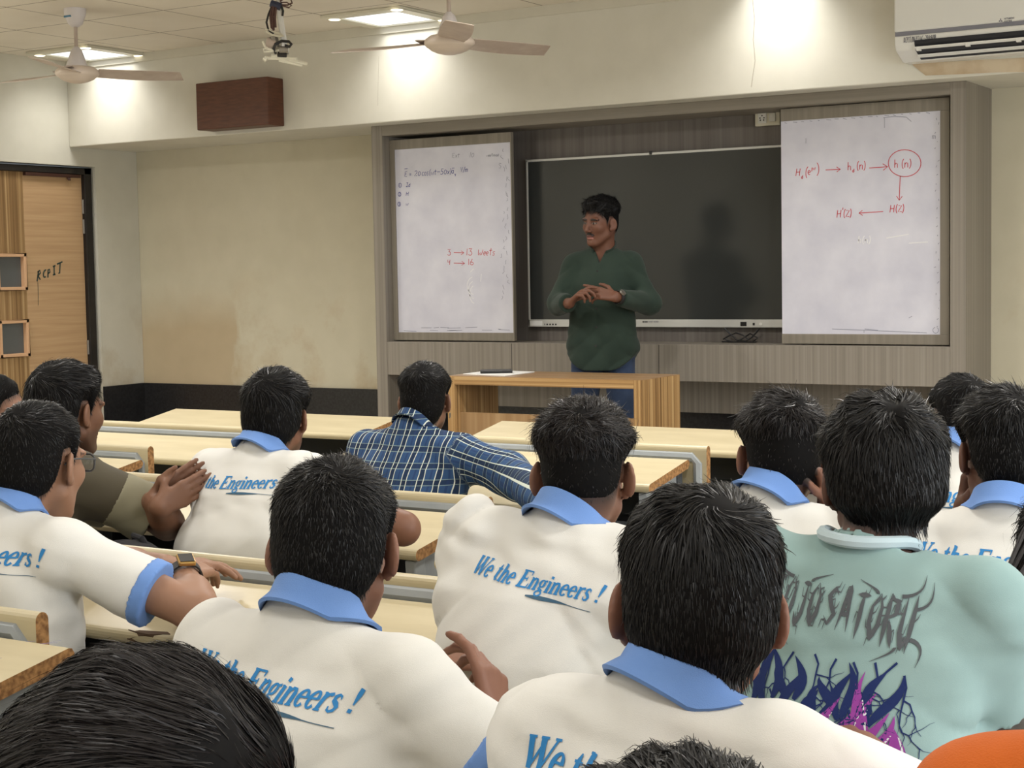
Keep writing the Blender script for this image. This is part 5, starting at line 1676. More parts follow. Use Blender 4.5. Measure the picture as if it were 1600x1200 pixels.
    if k.get('print'):
        pr = k['print']; size = pr.get('size', 0.029)
        tree = bvh_of(so)
        st, wd = serif_text('We the Engineers !', size)
        x0 = pr.get('x', 0.0) - wd / 2; z0 = nb[2] + pr.get('dz', -0.135)
        rot = math.radians(pr.get('rot', -4))
        wrap_strokes('back_print', st, tree, x0, z0, rot, M['print_blue'], so)
        un = []
        for i in range(13):
            t = i / 12; un.append((wd * (0.50 + 0.46 * t), -0.50 * size - 0.010 * t * t + 0.004 * t, 0.0010 + 0.0060 * math.sin(PI * min(1, t * 1.4 + 0.05)) * (1 - 0.6 * t)))
        wrap_strokes('print_underline', [un], tree, x0, z0, rot, M['print_line'], so)
    # ---- trousers and shoes
    if k.get('legs', True):
        T = Field()
        T.ell((0, 0.0, 0.53), (0.165, 0.125, 0.10))
        for sd in (-1, 1):
            T.cap((sd * 0.085, 0.0, 0.525), (sd * 0.125, 0.36, 0.515), 0.082, 0.062, 0.03)
            T.cap((sd * 0.125, 0.36, 0.512), (sd * 0.125, 0.33, 0.10), 0.060, 0.050, 0.02)
        lo, hi = T.bounds()
        TV, TQ = polygonise(T, lo, hi, 0.012)
        to = np_mesh('trousers', TV, TQ, M[k.get('trousers', 'black_cloth')], body)
        for sd in (-1, 1):
            sm = Field(); c = V3(sd * 0.125, 0.38, 0.042)
            sm.add(lambda P, c=c: np.maximum(smin(ell(P, c, (0.046, 0.125, 0.042)), cap(P, c + V3(0, -0.05, 0.0), c + V3(0, -0.05, 0.06), 0.045, 0.04), 0.03), 0.004 - P[:, 2]), c - V3(0.06, 0.14, 0.06), c + V3(0.06, 0.14, 0.12))
            lo, hi = sm.bounds(); TV, TQ = polygonise(sm, lo, hi, 0.010)
            np_mesh('shoe', TV, TQ, M['shoe'], body)
    k['body'] = body; k['shirt_obj'] = so; k['sl'] = sl
    return k


def on_z(x, y, zz):
    v = CAM_F + CAM_R * (x - 800) / F_PX + CAM_D * (y - 600) / F_PX
    return Vector(tuple(np.array([0, 0, EYE]) + v * ((zz - EYE) / v[2])))


# hair styles
H_SHORT = dict(tt=0.016, ts=0.006, tb=0.004, lt=0.026, ls=0.012, amp=0.002, lift=0.003, w=0.0017, nape=-0.072)
H_CROP = dict(tt=0.020, ts=0.007, tb=0.006, lt=0.030, ls=0.014, amp=0.003, lift=0.004, w=0.0017, nape=-0.068)
H_FADE = dict(side_d=0.15, tt=0.026, ts=0.003, tb=0.002, lt=0.036, ls=0.008, amp=0.004, lift=0.006, w=0.0018, nape=-0.058, jit=0.4, fly=0.08)
H_LONGTOP = dict(tt=0.028, ts=0.009, tb=0.010, lt=0.050, ls=0.024, amp=0.004, lift=0.005, w=0.0020, nape=-0.075, bias=(0.25, 0.7, 0))
H_FLUFF = dict(tt=0.038, ts=0.026, tb=0.018, lt=0.060, ls=0.045, amp=0.006, lift=0.008, w=0.0022, nape=-0.098, over_ears=True, jit=0.4, fly=0.07)
def hst(base, **kw): d = dict(base); d.update(kw); return d


A = at
PEOPLE = [
    dict(seed=1.3, head=(-8, 652, 4.9), dyaw=62, pitch=0, shirt='plain', cloth='olive_d', skin=(140, 102, 82), broad=0.88, h=0.008, sh_h=0.011, strands=1200,
         hair=hst(H_SHORT, tt=0.014, ts=0.010, tb=0.012, nape=-0.05, ls=0.03, bias=(0, -1.2, 0)), label='person with tied-back dark hair cut by the left picture edge', trousers='black_cloth'),
    dict(seed=2.1, sh=0.17, head=(107, 645, 4.42), dyaw=14, pitch=4, ty=12, lean=0.22, shirt='plain', cloth='olive_d', two_tone=True, skin=(121, 85, 65), beard=0.45, h=0.0055, strands=2600,
         hair=hst(H_LONGTOP, tt=0.026, ts=0.010, tb=0.012, tq=0.006), loose=0.016, sleeve=0.80, flare=1.3,
         ER=on_z(262, 818, 0.825), WR=at(248, 792, 4.18), EL=on_z(205, 790, 0.83), WL=at(240, 784, 4.22),
         handR=dict(f=V3(0.20, 0.84, 0.35), n=V3(-0.84, 0.16, 0.05), curl=0.08, thumb=0.25, spread=0.0, s=0.88), handL=dict(f=V3(0.16, 0.80, 0.48), n=V3(0.84, -0.16, -0.05), curl=0.08, thumb=0.25, spread=0.0, s=0.88),
         label='man in two-tone olive T-shirt with pressed hands at far left', trousers='black_cloth'),
    dict(seed=3.4, hs=1.04, loose=0.009, head=(62, 727, 3.45), dyaw=8, pitch=6, ty=4, lean=0.1, skin=(146, 109, 87), h=0.0055, strands=3200, stub=0.8, cuffs=True, sleeve=0.66, fold=0.0032,
         hair=hst(H_SHORT, tt=0.014, ts=0.008, tb=0.008), sh=0.165, broad=1.04, neckw=0.95,
         ER=on_z(310, 957, 0.81), WR=on_z(287, 898, 0.86), EL=on_z(170, 885, 0.81), WL=on_z(258, 885, 0.855),
         handR=dict(f=V3(-0.35, 0.95, 0.0), n=V3(-0.3, 0.0, -1), curl=0.42, thumb=0.5), handL=dict(f=V3(0.75, 0.65, 0.06), n=V3(0.1, 0, -1), curl=0.35, thumb=0.4),
         print=dict(dz=-0.105, rot=-1, x=0.0, size=0.028), label='man in white polo with glasses and smartwatch at the left', trousers='black_cloth'),
    dict(seed=4.2, hs=0.93, head=(434, 655, 4.35), pitch=4, lean=0.17, skin=(116, 79, 61), h=0.006, strands=2600, stub=0.9, beard=0.5,
         hair=hst(H_LONGTOP, tt=0.032, ts=0.011, tb=0.012), ER=on_z(630, 826, 0.82), WR=on_z(560, 815, 0.83), sh=0.145,
         print=dict(dz=-0.10, rot=2, x=0.0, size=0.0225), label='man in white polo between the olive shirt and the plaid shirt', trousers='denim'),
    dict(seed=5.6, collar_h=0.4, hs=0.93, head=(665, 628, 5.3), dyaw=0, pitch=2, lean=0.14, shirt='plaid', cloth='plaid', skin=(125, 90, 72), h=0.006, strands=2400, stub=0.85, beard=0.6,
         hair=hst(H_CROP, tt=0.026, ts=0.006, tb=0.006, nape=-0.085, ls=0.010), ER=at(795, 740, 5.02), WR=on_z(862, 792, 0.815), EL=None, sh=0.165, broad=1.08, sh_h=0.007, fold=0.003, loose=0.014,
         label='man in blue plaid shirt with white stripes and an earring', trousers='black_cloth'),
    dict(seed=6.5, nbx=0.015, tilt=4, head=(524, 862, 2.32), dyaw=2, pitch=12, lean=0.19, skin=(129, 90, 72), h=0.0045, hh=0.004, strands=7000, stub=0.9, cuffs=True, sleeve=0.86,
         hair=hst(H_CROP, tt=0.017, ts=0.008, tb=0.006, lt=0.022, nape=-0.078, whorl=(0.014, -0.068, 0.098), jit=0.35), sh=0.165, broad=0.96, fold=0.0048, sh_h=0.006, loose=0.016,
         ER=Vector((-1.13, 1.80, 0.815)), WR=at(776, 1138, 2.30), handR=dict(f=V3(-0.30, 0.30, 0.85), n=V3(-0.9, 0.1, 0.1), curl=0.55, thumb=0.2, fingers=(0.4, 0.7, 0.85, 0.9), s=0.9),
         EL=Vector((-1.70, 1.86, 0.815)), print=dict(dz=-0.082, rot=-5, x=0.012, size=0.0215), label='large short-haired man in white polo at the lower left of centre', trousers='black_cloth'),
    dict(seed=7.7, tilt=5, hs=0.96, head=(912, 746, 2.86), dyaw=7, pitch=5, lean=0.18, skin=(131, 92, 73), h=0.005, hh=0.0045, strands=5500, stub=0.9, fade=0.04,
         hair=hst(H_FADE, tt=0.028, ts=0.0025, tb=0.002, nape=-0.040, lt=0.042, jit=0.55), sh=0.135, broad=1.06, fold=0.0062, sh_h=0.0065, loose=0.018, hmat='hair_b',
         print=dict(dz=-0.078, rot=-6, x=0.012, size=0.0195), label='man with faded sides and big ears in white polo at centre', trousers='denim'),
    dict(seed=8.9, head=(1090, 957, 1.88), dyaw=0, pitch=14, roll=4, lean=0.17, skin=(124, 85, 68), h=0.0045, hh=0.004, strands=9000, stub=0.9, hs=1.06,
         hair=hst(H_LONGTOP, tt=0.022, ts=0.009, tb=0.008, lt=0.050, ls=0.018, bias=(0.1, 0.25, 0), whorl=(0.010, -0.072, 0.092), jit=0.16, swirl=0.9, lift=0.003, nape=-0.078),
         sh=0.15, broad=0.94, fold=0.0050, sh_h=0.006, loose=0.015, print=dict(dz=-0.088, rot=-4, x=0.03, size=0.0265), label='man with glossy black hair in white polo, front right of centre', trousers='black_cloth'),
    dict(seed=9.3, tbroad=0.93, tilt=5, head=(1378, 757, 2.50), dyaw=4, pitch=8, lean=0.16, shirt='tee', cloth='teal', skin=(93, 62, 50), h=0.005, hh=0.0045, strands=8000, stub=0.9, hs=0.97,
         hair=hst(H_FLUFF, tt=0.030, ts=0.015, tb=0.012, nape=-0.070, lt=0.055, ls=0.026, lift=0.005, jit=0.25, fly=0.04), sh=0.158, broad=1.08, fold=0.0032, sh_h=0.0065, loose=0.020, sleeve=0.92, flare=1.35, neck=0.085,
         ER=on_z(1522, 1106, 0.812), label='man with bushy black hair in teal printed T-shirt', trousers='black_cloth'),
    dict(seed=10.2, head=(1221, 716, 3.42), dyaw=2, pitch=6, lean=0.17, skin=(124, 85, 68), h=0.0055, strands=3600, stub=0.9, fade=0.03,
         hair=hst(H_FADE, tt=0.026, ts=0.006, tb=0.004, whorl=(0.02, -0.066, 0.098)), hmat='hair_b', sh=0.150, fold=0.004, broad=1.0,
         ER=at(1335, 850, 3.30), WR=at(1296, 792, 3.36), handR=dict(f=V3(-0.35, 0.0, 0.9), n=V3(-0.6, -0.4, 0.0), curl=1.25, thumb=0.8, s=0.85),
         label='man in white polo with hand at his face, left of the teal T-shirt', trousers='denim'),
    dict(seed=11.8, head=(1500, 658, 4.45), dyaw=0, pitch=4, lean=0.16, skin=(116, 80, 63), h=0.007, sh_h=0.009, strands=1800, stub=0.9,
         hair=hst(H_SHORT, tt=0.014), sh=0.150, print=dict(dz=-0.125, rot=0, x=0.02, size=0.027), label='man in white polo half hidden behind the man resting on his fist', trousers='black_cloth'),
    dict(seed=12.1, nbx=0.025, neck=0.095, head=(1566, 711, 3.32), dyaw=2, pitch=6, lean=0.17, skin=(99, 67, 54), h=0.005, strands=4200, stub=0.9,
         hair=hst(H_CROP, tt=0.026, ts=0.007, lift=0.006, fly=0.1), sh=0.185, EL=at(1470, 935, 3.36), WL=at(1508, 800, 3.46),
         handL=dict(f=V3(0.25, -0.05, 0.95), n=V3(0.8, -0.35, 0.0), curl=1.15, thumb=0.7),
         print=dict(dz=-0.108, rot=0, x=0.03, size=0.026), label='man in white polo resting his cheek on his fist at the right edge', trousers='black_cloth', broad=1.04),
    dict(seed=13.5, el=0.2, head=(222, 1368, 1.12), dyaw=10, pitch=16, roll=0, lean=0.17, skin=(116, 80, 63), h=0.006, hh=0.0035, strands=12000, stub=0.9, hs=1.02,
         hair=hst(H_LONGTOP, tt=0.034, ts=0.018, tb=0.014, lt=0.080, ls=0.050, bias=(-0.9, 0.3, 0), whorl=(0.095, 0.03, 0.055), swirl=0.2, w=0.0015, lift=0.003, jit=0.15, fly=0.01), hmat='hair_b', shirt='plain', cloth='black_cloth',
         label='person with thick dark hair close to the camera at the lower left', trousers='black_cloth', sh=0.150),
    dict(seed=14.4, el=0.2, head=(1062, 1530, 1.0), dyaw=0, pitch=8, lean=0.17, skin=(116, 80, 63), h=0.007, hh=0.004, strands=7000, stub=0.9, hs=0.94,
         hair=hst(H_FLUFF, tt=0.030, ts=0.016, lift=0.004, fly=0.0, jit=0.45, over_ears=False, nape=-0.07, lt=0.04), shirt='plain', cloth='black_cloth',
         label='tousled black head just rising into view at bottom centre', trousers='black_cloth', sh=0.150),
    dict(seed=15.2, head=(1900, 965, 1.42), dyaw=6, pitch=4, lean=0.15, skin=(124, 86, 68), h=0.007, hh=0.006, strands=1500, stub=0.9,
         hair=hst(H_SHORT), shirt='plain', cloth='orange', sh=0.19, broad=1.08, fold=0.002, loose=0.018, label='person in orange shirt, one shoulder at the lower right corner', trousers='denim'),
    dict(seed=16.6, el=0.2, head=(1682, 885, 2.62), dyaw=-4, pitch=4, lean=0.20, skin=(133, 95, 77), h=0.007, hh=0.006, strands=2500, stub=0.0, broad=1.04,
         hair=hst(H_FLUFF, tt=0.022, ts=0.018, tb=0.02, nape=-0.105, ls=0.10, lt=0.10), shirt='jacket', cloth='grey_denim', sh=0.150, fold=0.003, label='person with long dark hair in grey acid-wash denim jacket at the right edge', trousers='denim'),
]
P = {}
for s_ in PEOPLE:
    P[int(s_['seed'])] = build_person(s_)

# ================================================================== the lecturer
def build_lecturer():
    Hw = at(938, 349, 8.66); ty = math.radians(165)
    root = Vector((Hw.x + 0.03 * math.sin(-ty), Hw.y, DAIS))
    ex, ey = Vector((math.cos(ty), -math.sin(ty), 0)), Vector((math.sin(ty), math.cos(ty), 0))
    root = Vector((Hw.x, Hw.y, DAIS)) - ey * 0.02
    loc = lambda p: V3((p - root).dot(ex), (p - root).dot(ey), p.z - DAIS)
    dirl = lambda v: V3(Vector(v).dot(ex), Vector(v).dot(ey), Vector(v).z)
    H = loc(Hw); Rh = rotm(math.radians(30), math.radians(5), math.radians(-3))
    hs = 1.02
    nb = V3(0.0, -0.035, H[2] - 0.132); sz = H[2] - 0.225
    arms = {1: (V3(0.150, -0.03, sz), loc(at(872, 474, 8.70)), loc(at(890, 474, 8.44))),
            -1: (V3(-0.150, -0.03, sz), loc(at(1016, 474, 8.66)), loc(at(962, 464, 8.42)))}
    cr, cf, up = Vector(tuple(CAM_R)), Vector(tuple(CAM_F)), Vector((0, 0, 1))
    skin = lin((104, 68, 52))
    F = Field()
    hb = 0.16
    F.add(lambda P: HEADF(((P - H) @ Rh) / hs) * hs, H - hb, H + hb)
    occ = H + Rh @ V3(0, -0.022, -0.055)
    F.cap(nb + V3(0, -0.006, -0.05), occ, 0.066, 0.057, 0.022)
    zs = np.array([0.74, 0.90, 1.02, 1.13, 1.22, 1.29, sz + 0.045], f32)
    def loft(infl):
        rx = np.array([.186, .178, .160, .164, .168, .158, .110], f32) + infl
        ry = np.array([.128, .126, .112, .118, .116, .100, .060], f32) + infl
        def fn(P):
            z = P[:, 2]
            a, b = np.interp(z, zs, rx), np.interp(z, zs, ry)
            yc = np.interp(z, [0.74, 1.0, 1.25, 1.45], [0.0, 0.01, -0.015, -0.045])
            d = (np.sqrt((P[:, 0] / a) ** 2 + ((P[:, 1] - yc) / b) ** 2) - 1) * b
            d = smax(d, z - (sz + 0.035 + infl * 0.5), 0.05)
            return d.astype(f32)
        return fn
    tb = loft(-0.012)
    F.add(lambda P: np.maximum(tb(P), 0.86 - P[:, 2]), (-0.25, -0.25, 0.84), (0.25, 0.25, sz + 0.1), 0.03)
    for sd, (S, E, W) in arms.items():
        F.cap(nb + V3(0, -0.01, -0.05), S, 0.044, 0.050, 0.05)
        F.cap(S, E, 0.047, 0.040, 0.02); F.cap(E, E + (W - E) * 0.4, 0.042, 0.040, 0.02); F.cap(E + (W - E) * 0.3, W, 0.039, 0.027, 0.02)
    hand(F, arms[-1][2], dirl(-cr * 0.95 + up * 0.22 - cf * 0.05), dirl(cf * 0.75 - up * 0.6), -1, 0.10, 0.03, -0.35, 0.98, (0.05, 0.30, 0.55, 0.7))
    hand(F, arms[1][2], dirl(cr * 0.45 - cf * 0.35 + up * 0.45), dirl(cr * 0.55 - up * 0.6 - cf * 0.1), 1, 0.8, 0.03, 0.35, 0.98, (0.35, 0.75, 0.95, 1.0))
    lo, hi = F.bounds()
    V, Q = polygonise(F, lo, hi, 0.0042)
    q = ((V - H) @ Rh) / hs; near = (np.linalg.norm(q, axis=1) < 0.17)
    col = np.tile(skin, (len(V), 1))
    def paint(mask, c, a=1.0):
        nonlocal col
        m = (mask * near * a)[:, None]; col = col * (1 - m) + lin(c) * m
    hst_ = hst(H_FADE, tt=0.028, ts=0.003, tb=0.002, tq=0.012, bias=(0.1, 0.9, 0.25), nape=-0.058, front=0.080, lift=0.007)
    g = hairline(q, hst_); paint(ss(0.018, -0.012, g) * (np.abs(skull(q)) < 0.014), (32, 28, 28), 0.85)
    for s in (-1, 1):
        dx, dz = (q[:, 0] - s * 0.032) / 0.022, (q[:, 2] - 0.027 + 0.12 * np.abs(q[:, 0] - s * 0.028)) / 0.0065
        paint(((dx * dx + dz * dz) < 1) * (q[:, 1] > 0.05), (26, 20, 20), 0.95)
        e = ((q[:, 0] - s * 0.031) / 0.013) ** 2 + ((q[:, 2] - 0.007) / 0.0052) ** 2
        paint((e < 1) * (q[:, 1] > 0.07), (120, 108, 100)); paint((((q[:, 0] - s * 0.031) ** 2 + (q[:, 2] - 0.007) ** 2) < 0.0055 ** 2) * (q[:, 1] > 0.07), (24, 16, 14))
        paint((np.abs(e - 1.2) < 0.4) * (q[:, 2] > 0.005) * (q[:, 1] > 0.07), (34, 24, 22), 0.9)
    mx, mz = q[:, 0] / 0.030, (q[:, 2] + 0.047 + 0.35 * np.abs(q[:, 0]) * (np.abs(q[:, 0]) > 0.012)) / 0.0085
    paint(((mx * mx + mz * mz) < 1) * (q[:, 1] > 0.07), (28, 22, 22), 0.95)
    paint((((q[:, 0] / 0.024) ** 2 + ((q[:, 2] + 0.064) / 0.006) ** 2) < 1) * (q[:, 1] > 0.07), (92, 54, 50))
    paint((((q[:, 0] / 0.022) ** 2 + ((q[:, 2] + 0.073) / 0.0055) ** 2) < 1) * (q[:, 1] > 0.07), (170, 116, 108))
    body = np_mesh('person', V, Q, M['skin'], None, attrs={'col': ('FLOAT_COLOR', np.concatenate([col, np.ones((len(V), 1), f32)], 1))})
    body.location = root; body.rotation_euler = (0, 0, -ty)
    tag(body, 'standing man in dark green shirt and jeans lecturing before the black display', 'person')
    hst_['seed'] = 21.3
    make_hair('hair', Rh, H, hs, hst_, body, M['hair'], 3000, 0.005)
    # shirt: long sleeves, band collar, open V, curved hem
    G = Field(); tl = loft(0.014)
    G.add(tl, (-0.27, -0.27, 0.70), (0.27, 0.27, sz + 0.12))
    G.cap(nb + V3(0, -0.006, -0.10), nb + V3(0, -0.012, -0.045), 0.085, 0.068, 0.05)
    for sd, (S, E, W) in arms.items():
        G.cap(nb + V3(sd * 0.03, -0.012, -0.050), S, 0.052, 0.058, 0.06)
        G.cap(S, E, 0.064, 0.058, 0.035)
        wl = E + (W - E) * 0.86
        def fore(P, E=E, wl=wl):
            dd = (wl - E) / np.linalg.norm(wl - E)
            return np.maximum(cap(P, E, wl + dd * 0.05, 0.059, 0.042), (P - wl) @ dd)
        G.add(fore, np.minimum(E, wl) - 0.1, np.maximum(E, wl) + 0.1, 0.03)
    axis = occ - nb; axis /= np.linalg.norm(axis)
    def sf(P):
        g0 = G(P)
        x, y, z = P.T
        rid = lambda t: 1 - 2 * np.abs(np.sin(t)) ** 0.8
        w = rid(11 * x - 9 * z + 1.5 * np.sin(6 * z)) * 0.6 + rid(22 * z + 5 * x + 2 * np.sin(9 * x)) * ss(1.15, 0.85, z) * 0.8 + rid(26 * z + 20 * np.abs(x)) * 0.7 * np.exp(-((np.abs(x) - 0.2) / 0.06) ** 2)
        d = g0 + 0.0065 * w * (g0 < 0.05)
        hem = 0.765 + 0.10 * np.clip((np.abs(x) - 0.06) / 0.14, 0, 1) ** 2
        body_part = (np.abs(x) < 0.215) & (z < 1.0)
        d = np.where(body_part, np.maximum(d, (hem - z)), d)
        d = np.maximum(d, -cap(P, nb + axis * 0.0, nb + axis * 0.3, 0.058, 0.058))
        zv = nb[2] - 0.085
        d = np.maximum(d, -np.maximum(np.maximum(np.abs(x - nb[0]) - (z - zv) * 0.40, (zv - z)), nb[1] + 0.02 - y))
        return d.astype(f32)
    lo, hi = G.bounds(); SV, SQ = polygonise(sf, lo, hi, 0.0065)
    so = np_mesh('shirt', SV, SQ, M['green'], body)
    tree = bvh_of(so)
    bnd = MB(); n = 36; vs = []
    xx = np.cross(V3(0, 1, 0), axis); xx /= np.linalg.norm(xx); yy = np.cross(axis, xx)
    prof = [(0.003, -0.020), (0.004, 0.020), (0.008, 0.022), (0.010, -0.022)]
    for i in range(n + 1):
        th = math.radians(90 + 26 + 308 * i / n)
        for dr, dz in prof:
            r = 0.062 + dr + 0.010 * max(0, math.sin(th))
            vs.append(Vector(nb + axis * (0.012 - 0.020 * max(0.0, math.sin(th))) + xx * r * math.cos(th) + yy * r * 1.06 * math.sin(th) + axis * dz))
    fs = [(i * 4 + j, i * 4 + (j + 1) % 4, (i + 1) * 4 + (j + 1) % 4, (i + 1) * 4 + j) for i in range(n) for j in range(4)] + [(0, 1, 2, 3), tuple(n * 4 + j for j in (3, 2, 1, 0))]
    bnd.add(vs, fs); bnd.build('collar', M['green'], so, smooth=True)
    for z in (1.30, 1.20, 1.10, 1.0, 0.9):
        hit = tree.ray_cast(Vector((0.004, 1.0, z)), Vector((0, -1, 0)))
        if hit[0] is not None:
            MB().tube([hit[0], hit[0] + Vector((0, 0.003, 0))], 0.0055, 10).build('button', M['dark'], so)
    # watch on the left wrist
    S, E, W = arms[-1]; ax = Vector(W - E).normalized(); c = Vector(W) - ax * 0.022
    s1 = ax.cross(Vector((0, 0, 1))).normalized(); s2 = ax.cross(s1)
    ring = MB(); pts = [c + s1 * 0.034 * math.cos(2 * PI * i / 24) + s2 * 0.034 * math.sin(2 * PI * i / 24) for i in range(25)]
    vs = []
    for p in pts:
        rr = (p - c).normalized()
        for da, dr in ((-0.010, 0), (0.010, 0), (0.010, 0.004), (-0.010, 0.004)): vs.append(p + ax * da + rr * dr)
    ring.add(vs, [(i * 4 + j, i * 4 + (j + 1) % 4, (i + 1) * 4 + (j + 1) % 4, (i + 1) * 4 + j) for i in range(24) for j in range(4)])
    wt = ring.build('wristwatch', M['dark'], body, smooth=True)
    dv = Vector(tuple(dirl(-cf * 0.8 + up * 0.5))); dv = (dv - ax * dv.dot(ax)).normalized()
    MB().tube([c + dv * 0.034, c + dv * 0.044], 0.018, 20).build('watch_case', M['metal'], wt, smooth=True)
    # jeans and shoes
    T = Field()
    T.ell((0, 0.0, 0.90), (0.172, 0.125, 0.12))
    for sd in (-1, 1):
        T.cap((sd * 0.085, 0.0, 0.86), (sd * 0.110, 0.02, 0.48), 0.092, 0.068, 0.035)
        T.cap((sd * 0.110, 0.02, 0.48), (sd * 0.115, -0.01, 0.06), 0.066, 0.056, 0.03)
    lo, hi = T.bounds(); TV, TQ = polygonise(T, lo, hi, 0.010)
    np_mesh('jeans', TV, TQ, M['jeans'], body)
    for sd in (-1, 1):
        c = V3(sd * 0.125, 0.05, 0.045)
        sm = Field(); sm.add(lambda P, c=c: np.maximum(smin(ell(P, c, (0.048, 0.135, 0.045)), cap(P, c + V3(0, -0.06, 0.0), c + V3(0, -0.06, 0.06), 0.048, 0.045), 0.03), 0.004 - P[:, 2]), c - V3(0.06, 0.15, 0.06), c + V3(0.06, 0.15, 0.12))
        lo, hi = sm.bounds(); TV, TQ = polygonise(sm, lo, hi, 0.010)
        np_mesh('shoe', TV, TQ, M['shoe'], body)


build_lecturer()

# ================================================================== things the students wear
def strap_ring(c, ax, r, wd, th, n=28):
    ax = Vector(ax).normalized(); c = Vector(c)
    s1 = ax.cross(Vector((0, 0, 1))).normalized(); s2 = ax.cross(s1)
    vs = []
    for i in range(n):
        rr = s1 * math.cos(2 * PI * i / n) + s2 * math.sin(2 * PI * i / n)
        for da, dr in ((-wd / 2, 0), (wd / 2, 0), (wd / 2, th), (-wd / 2, th)): vs.append(c + rr * (r + dr) + ax * da)
    return vs, [(i * 4 + j, i * 4 + (j + 1) % 4, ((i + 1) % n) * 4 + (j + 1) % 4, ((i + 1) % n) * 4 + j) for i in range(n) for j in range(4)]


k = P[3]      # smartwatch and glasses
S, E, W = k['arms'][1]
ax = (W - E) / np.linalg.norm(W - E); c = Vector(W - ax * 0.012)
m = MB(); m.add(*strap_ring(c, ax, 0.0335, 0.024, 0.004))
wt = m.build('smartwatch', M['dark'], k['body'], smooth=True); wt['label'] = 'dark strapped smartwatch with gold case'
axv = Vector(ax)
dv = Vector((0.60, -0.35, 0.72)); dv = (dv - axv * dv.dot(axv)).normalized(); tv_ = axv.cross(dv)
cs = MB(); o_ = c + dv * 0.036
vs = [o_ + axv * a * 0.021 + tv_ * b * 0.018 + dv * e for e in (0, 0.010) for a, b in ((-1, -1), (1, -1), (1, 1), (-1, 1))]
cs.add(vs, [(3, 2, 1, 0), (4, 5, 6, 7), (0, 1, 5, 4), (1, 2, 6, 5), (2, 3, 7, 6), (3, 0, 4, 7)])
ce = cs.build('watch_case', M['brass'], wt, bevel=0.003)
g_ = MB(); vs = [o_ + axv * a * 0.018 + tv_ * b * 0.015 + dv * e for e in (0.0101, 0.0112) for a, b in ((-1, -1), (1, -1), (1, 1), (-1, 1))]
g_.add(vs, [(3, 2, 1, 0), (4, 5, 6, 7), (0, 1, 5, 4), (1, 2, 6, 5), (2, 3, 7, 6), (3, 0, 4, 7)]); g_.build('watch_glass', M['black'], wt)

H, Rh = k['H'], k['Rh']
hl = lambda x, y, z: Vector(H + Rh @ V3(x, y, z))
gl = MB()
for s in (-1, 1):
    gl.tube([hl(s * 0.082, -0.018, 0.004), hl(s * 0.081, 0.0, 0.016), hl(s * 0.074, 0.06, 0.016), hl(s * 0.066, 0.104, 0.014)], 0.0022, 6)
    ring = [hl(s * 0.036 + 0.027 * math.copysign(abs(math.cos(t)) ** 0.6, math.cos(t)), 0.108 - 0.10 * 0.03 * (1 if abs(math.cos(t)) > 0.5 else 0), 0.006 + 0.019 * math.copysign(abs(math.sin(t)) ** 0.6, math.sin(t))) for t in [2 * PI * i / 20 for i in range(21)]]
    gl.tube(ring, 0.0024, 6)
gl.tube([hl(-0.010, 0.112, 0.010), hl(0.010, 0.112, 0.010)], 0.002, 6)
ge = gl.build('glasses', base_mat('grey_spectacle_frame', srgb(70, 72, 74), 0.3), k['body'], smooth=True)
lm = MB()
for s in (-1, 1):
    ring = [hl(s * 0.036 + 0.026 * math.copysign(abs(math.cos(t)) ** 0.6, math.cos(t)), 0.1085 + e, 0.006 + 0.018 * math.copysign(abs(math.sin(t)) ** 0.6, math.sin(t))) for e in (0, 0.0015) for t in [2 * PI * i / 20 for i in range(20)]]
    lm.add(ring, [tuple(range(19, -1, -1)), tuple(range(20, 40))] + [(i, (i + 1) % 20, (i + 1) % 20 + 20, i + 20) for i in range(20)])
lm.build('lenses', glass, ge)

k = P[5]; H, Rh = k['H'], k['Rh']
rg = MB(); pts = [hl(0.084, -0.004 + 0.007 * math.cos(2 * PI * i / 16), -0.044 + 0.008 * math.sin(2 * PI * i / 16)) for i in range(17)]
rg.tube(pts, 0.0014, 6); rg.build('earring', M['metal'], k['body'], smooth=True)

# ================================================================== print on the teal T-shirt: spiky band lettering, branching lines and flames
k = P[9]; so = k['shirt_obj']; tree = bvh_of(so)
nb = k['nb']
M['pr_grey'] = base_mat('grey_print', srgb(84, 88, 92), 0.8, spec=0.15)
M['pr_navy'] = base_mat('navy_print', srgb(34, 48, 96), 0.8, spec=0.15)
M['pr_mag'] = base_mat('magenta_print', srgb(150, 70, 156), 0.8, spec=0.15)
M['pr_white'] = base_mat('white_print', srgb(222, 224, 228), 0.8, spec=0.15)
BL = {'G': [[(.85, .9), (.5, 1.05), (.15, .8), (.15, .25), (.5, .0), (.85, .25), (.85, .5), (.55, .5)]], 'O': [[(.5, 1.1), (.18, .75), (.18, .3), (.5, -.1), (.82, .3), (.82, .75), (.5, 1.1)]],
      'J': [[(.3, 1.0), (.95, 1.0)], [(.7, 1.05), (.7, .2), (.4, -.15), (.1, .2)]], 'S': [[(.85, .85), (.5, 1.05), (.2, .8), (.5, .52), (.82, .3), (.5, -.02), (.1, .2)]],
      'A': [[(.1, -.15), (.5, 1.15), (.9, -.15)], [(.25, .35), (.75, .35)]], 'T': [[(.05, 1.0), (.95, 1.0)], [(.5, 1.15), (.5, -.25)]], 'R': [[(.2, 1.1), (.2, -.2)], [(.1, 1.0), (.7, .95), (.75, .65), (.25, .5)], [(.4, .5), (.9, -.2)]],
      'U': [[(.18, 1.1), (.18, .25), (.5, -.1), (.82, .25)], [(.82, 1.15), (.82, -.2)]]}
st = []
rs = random.Random(5)
word = 'GOJOSATORU'; lw = 0.0262
def thorn(pl, w):
    """thick in the middle, needle at both ends"""
    n = len(pl) - 1
    return [(x, y, max(0.0006, w * (1 - abs(2 * i / n - 1) ** 2.2))) for i, (x, y) in enumerate(pl)]
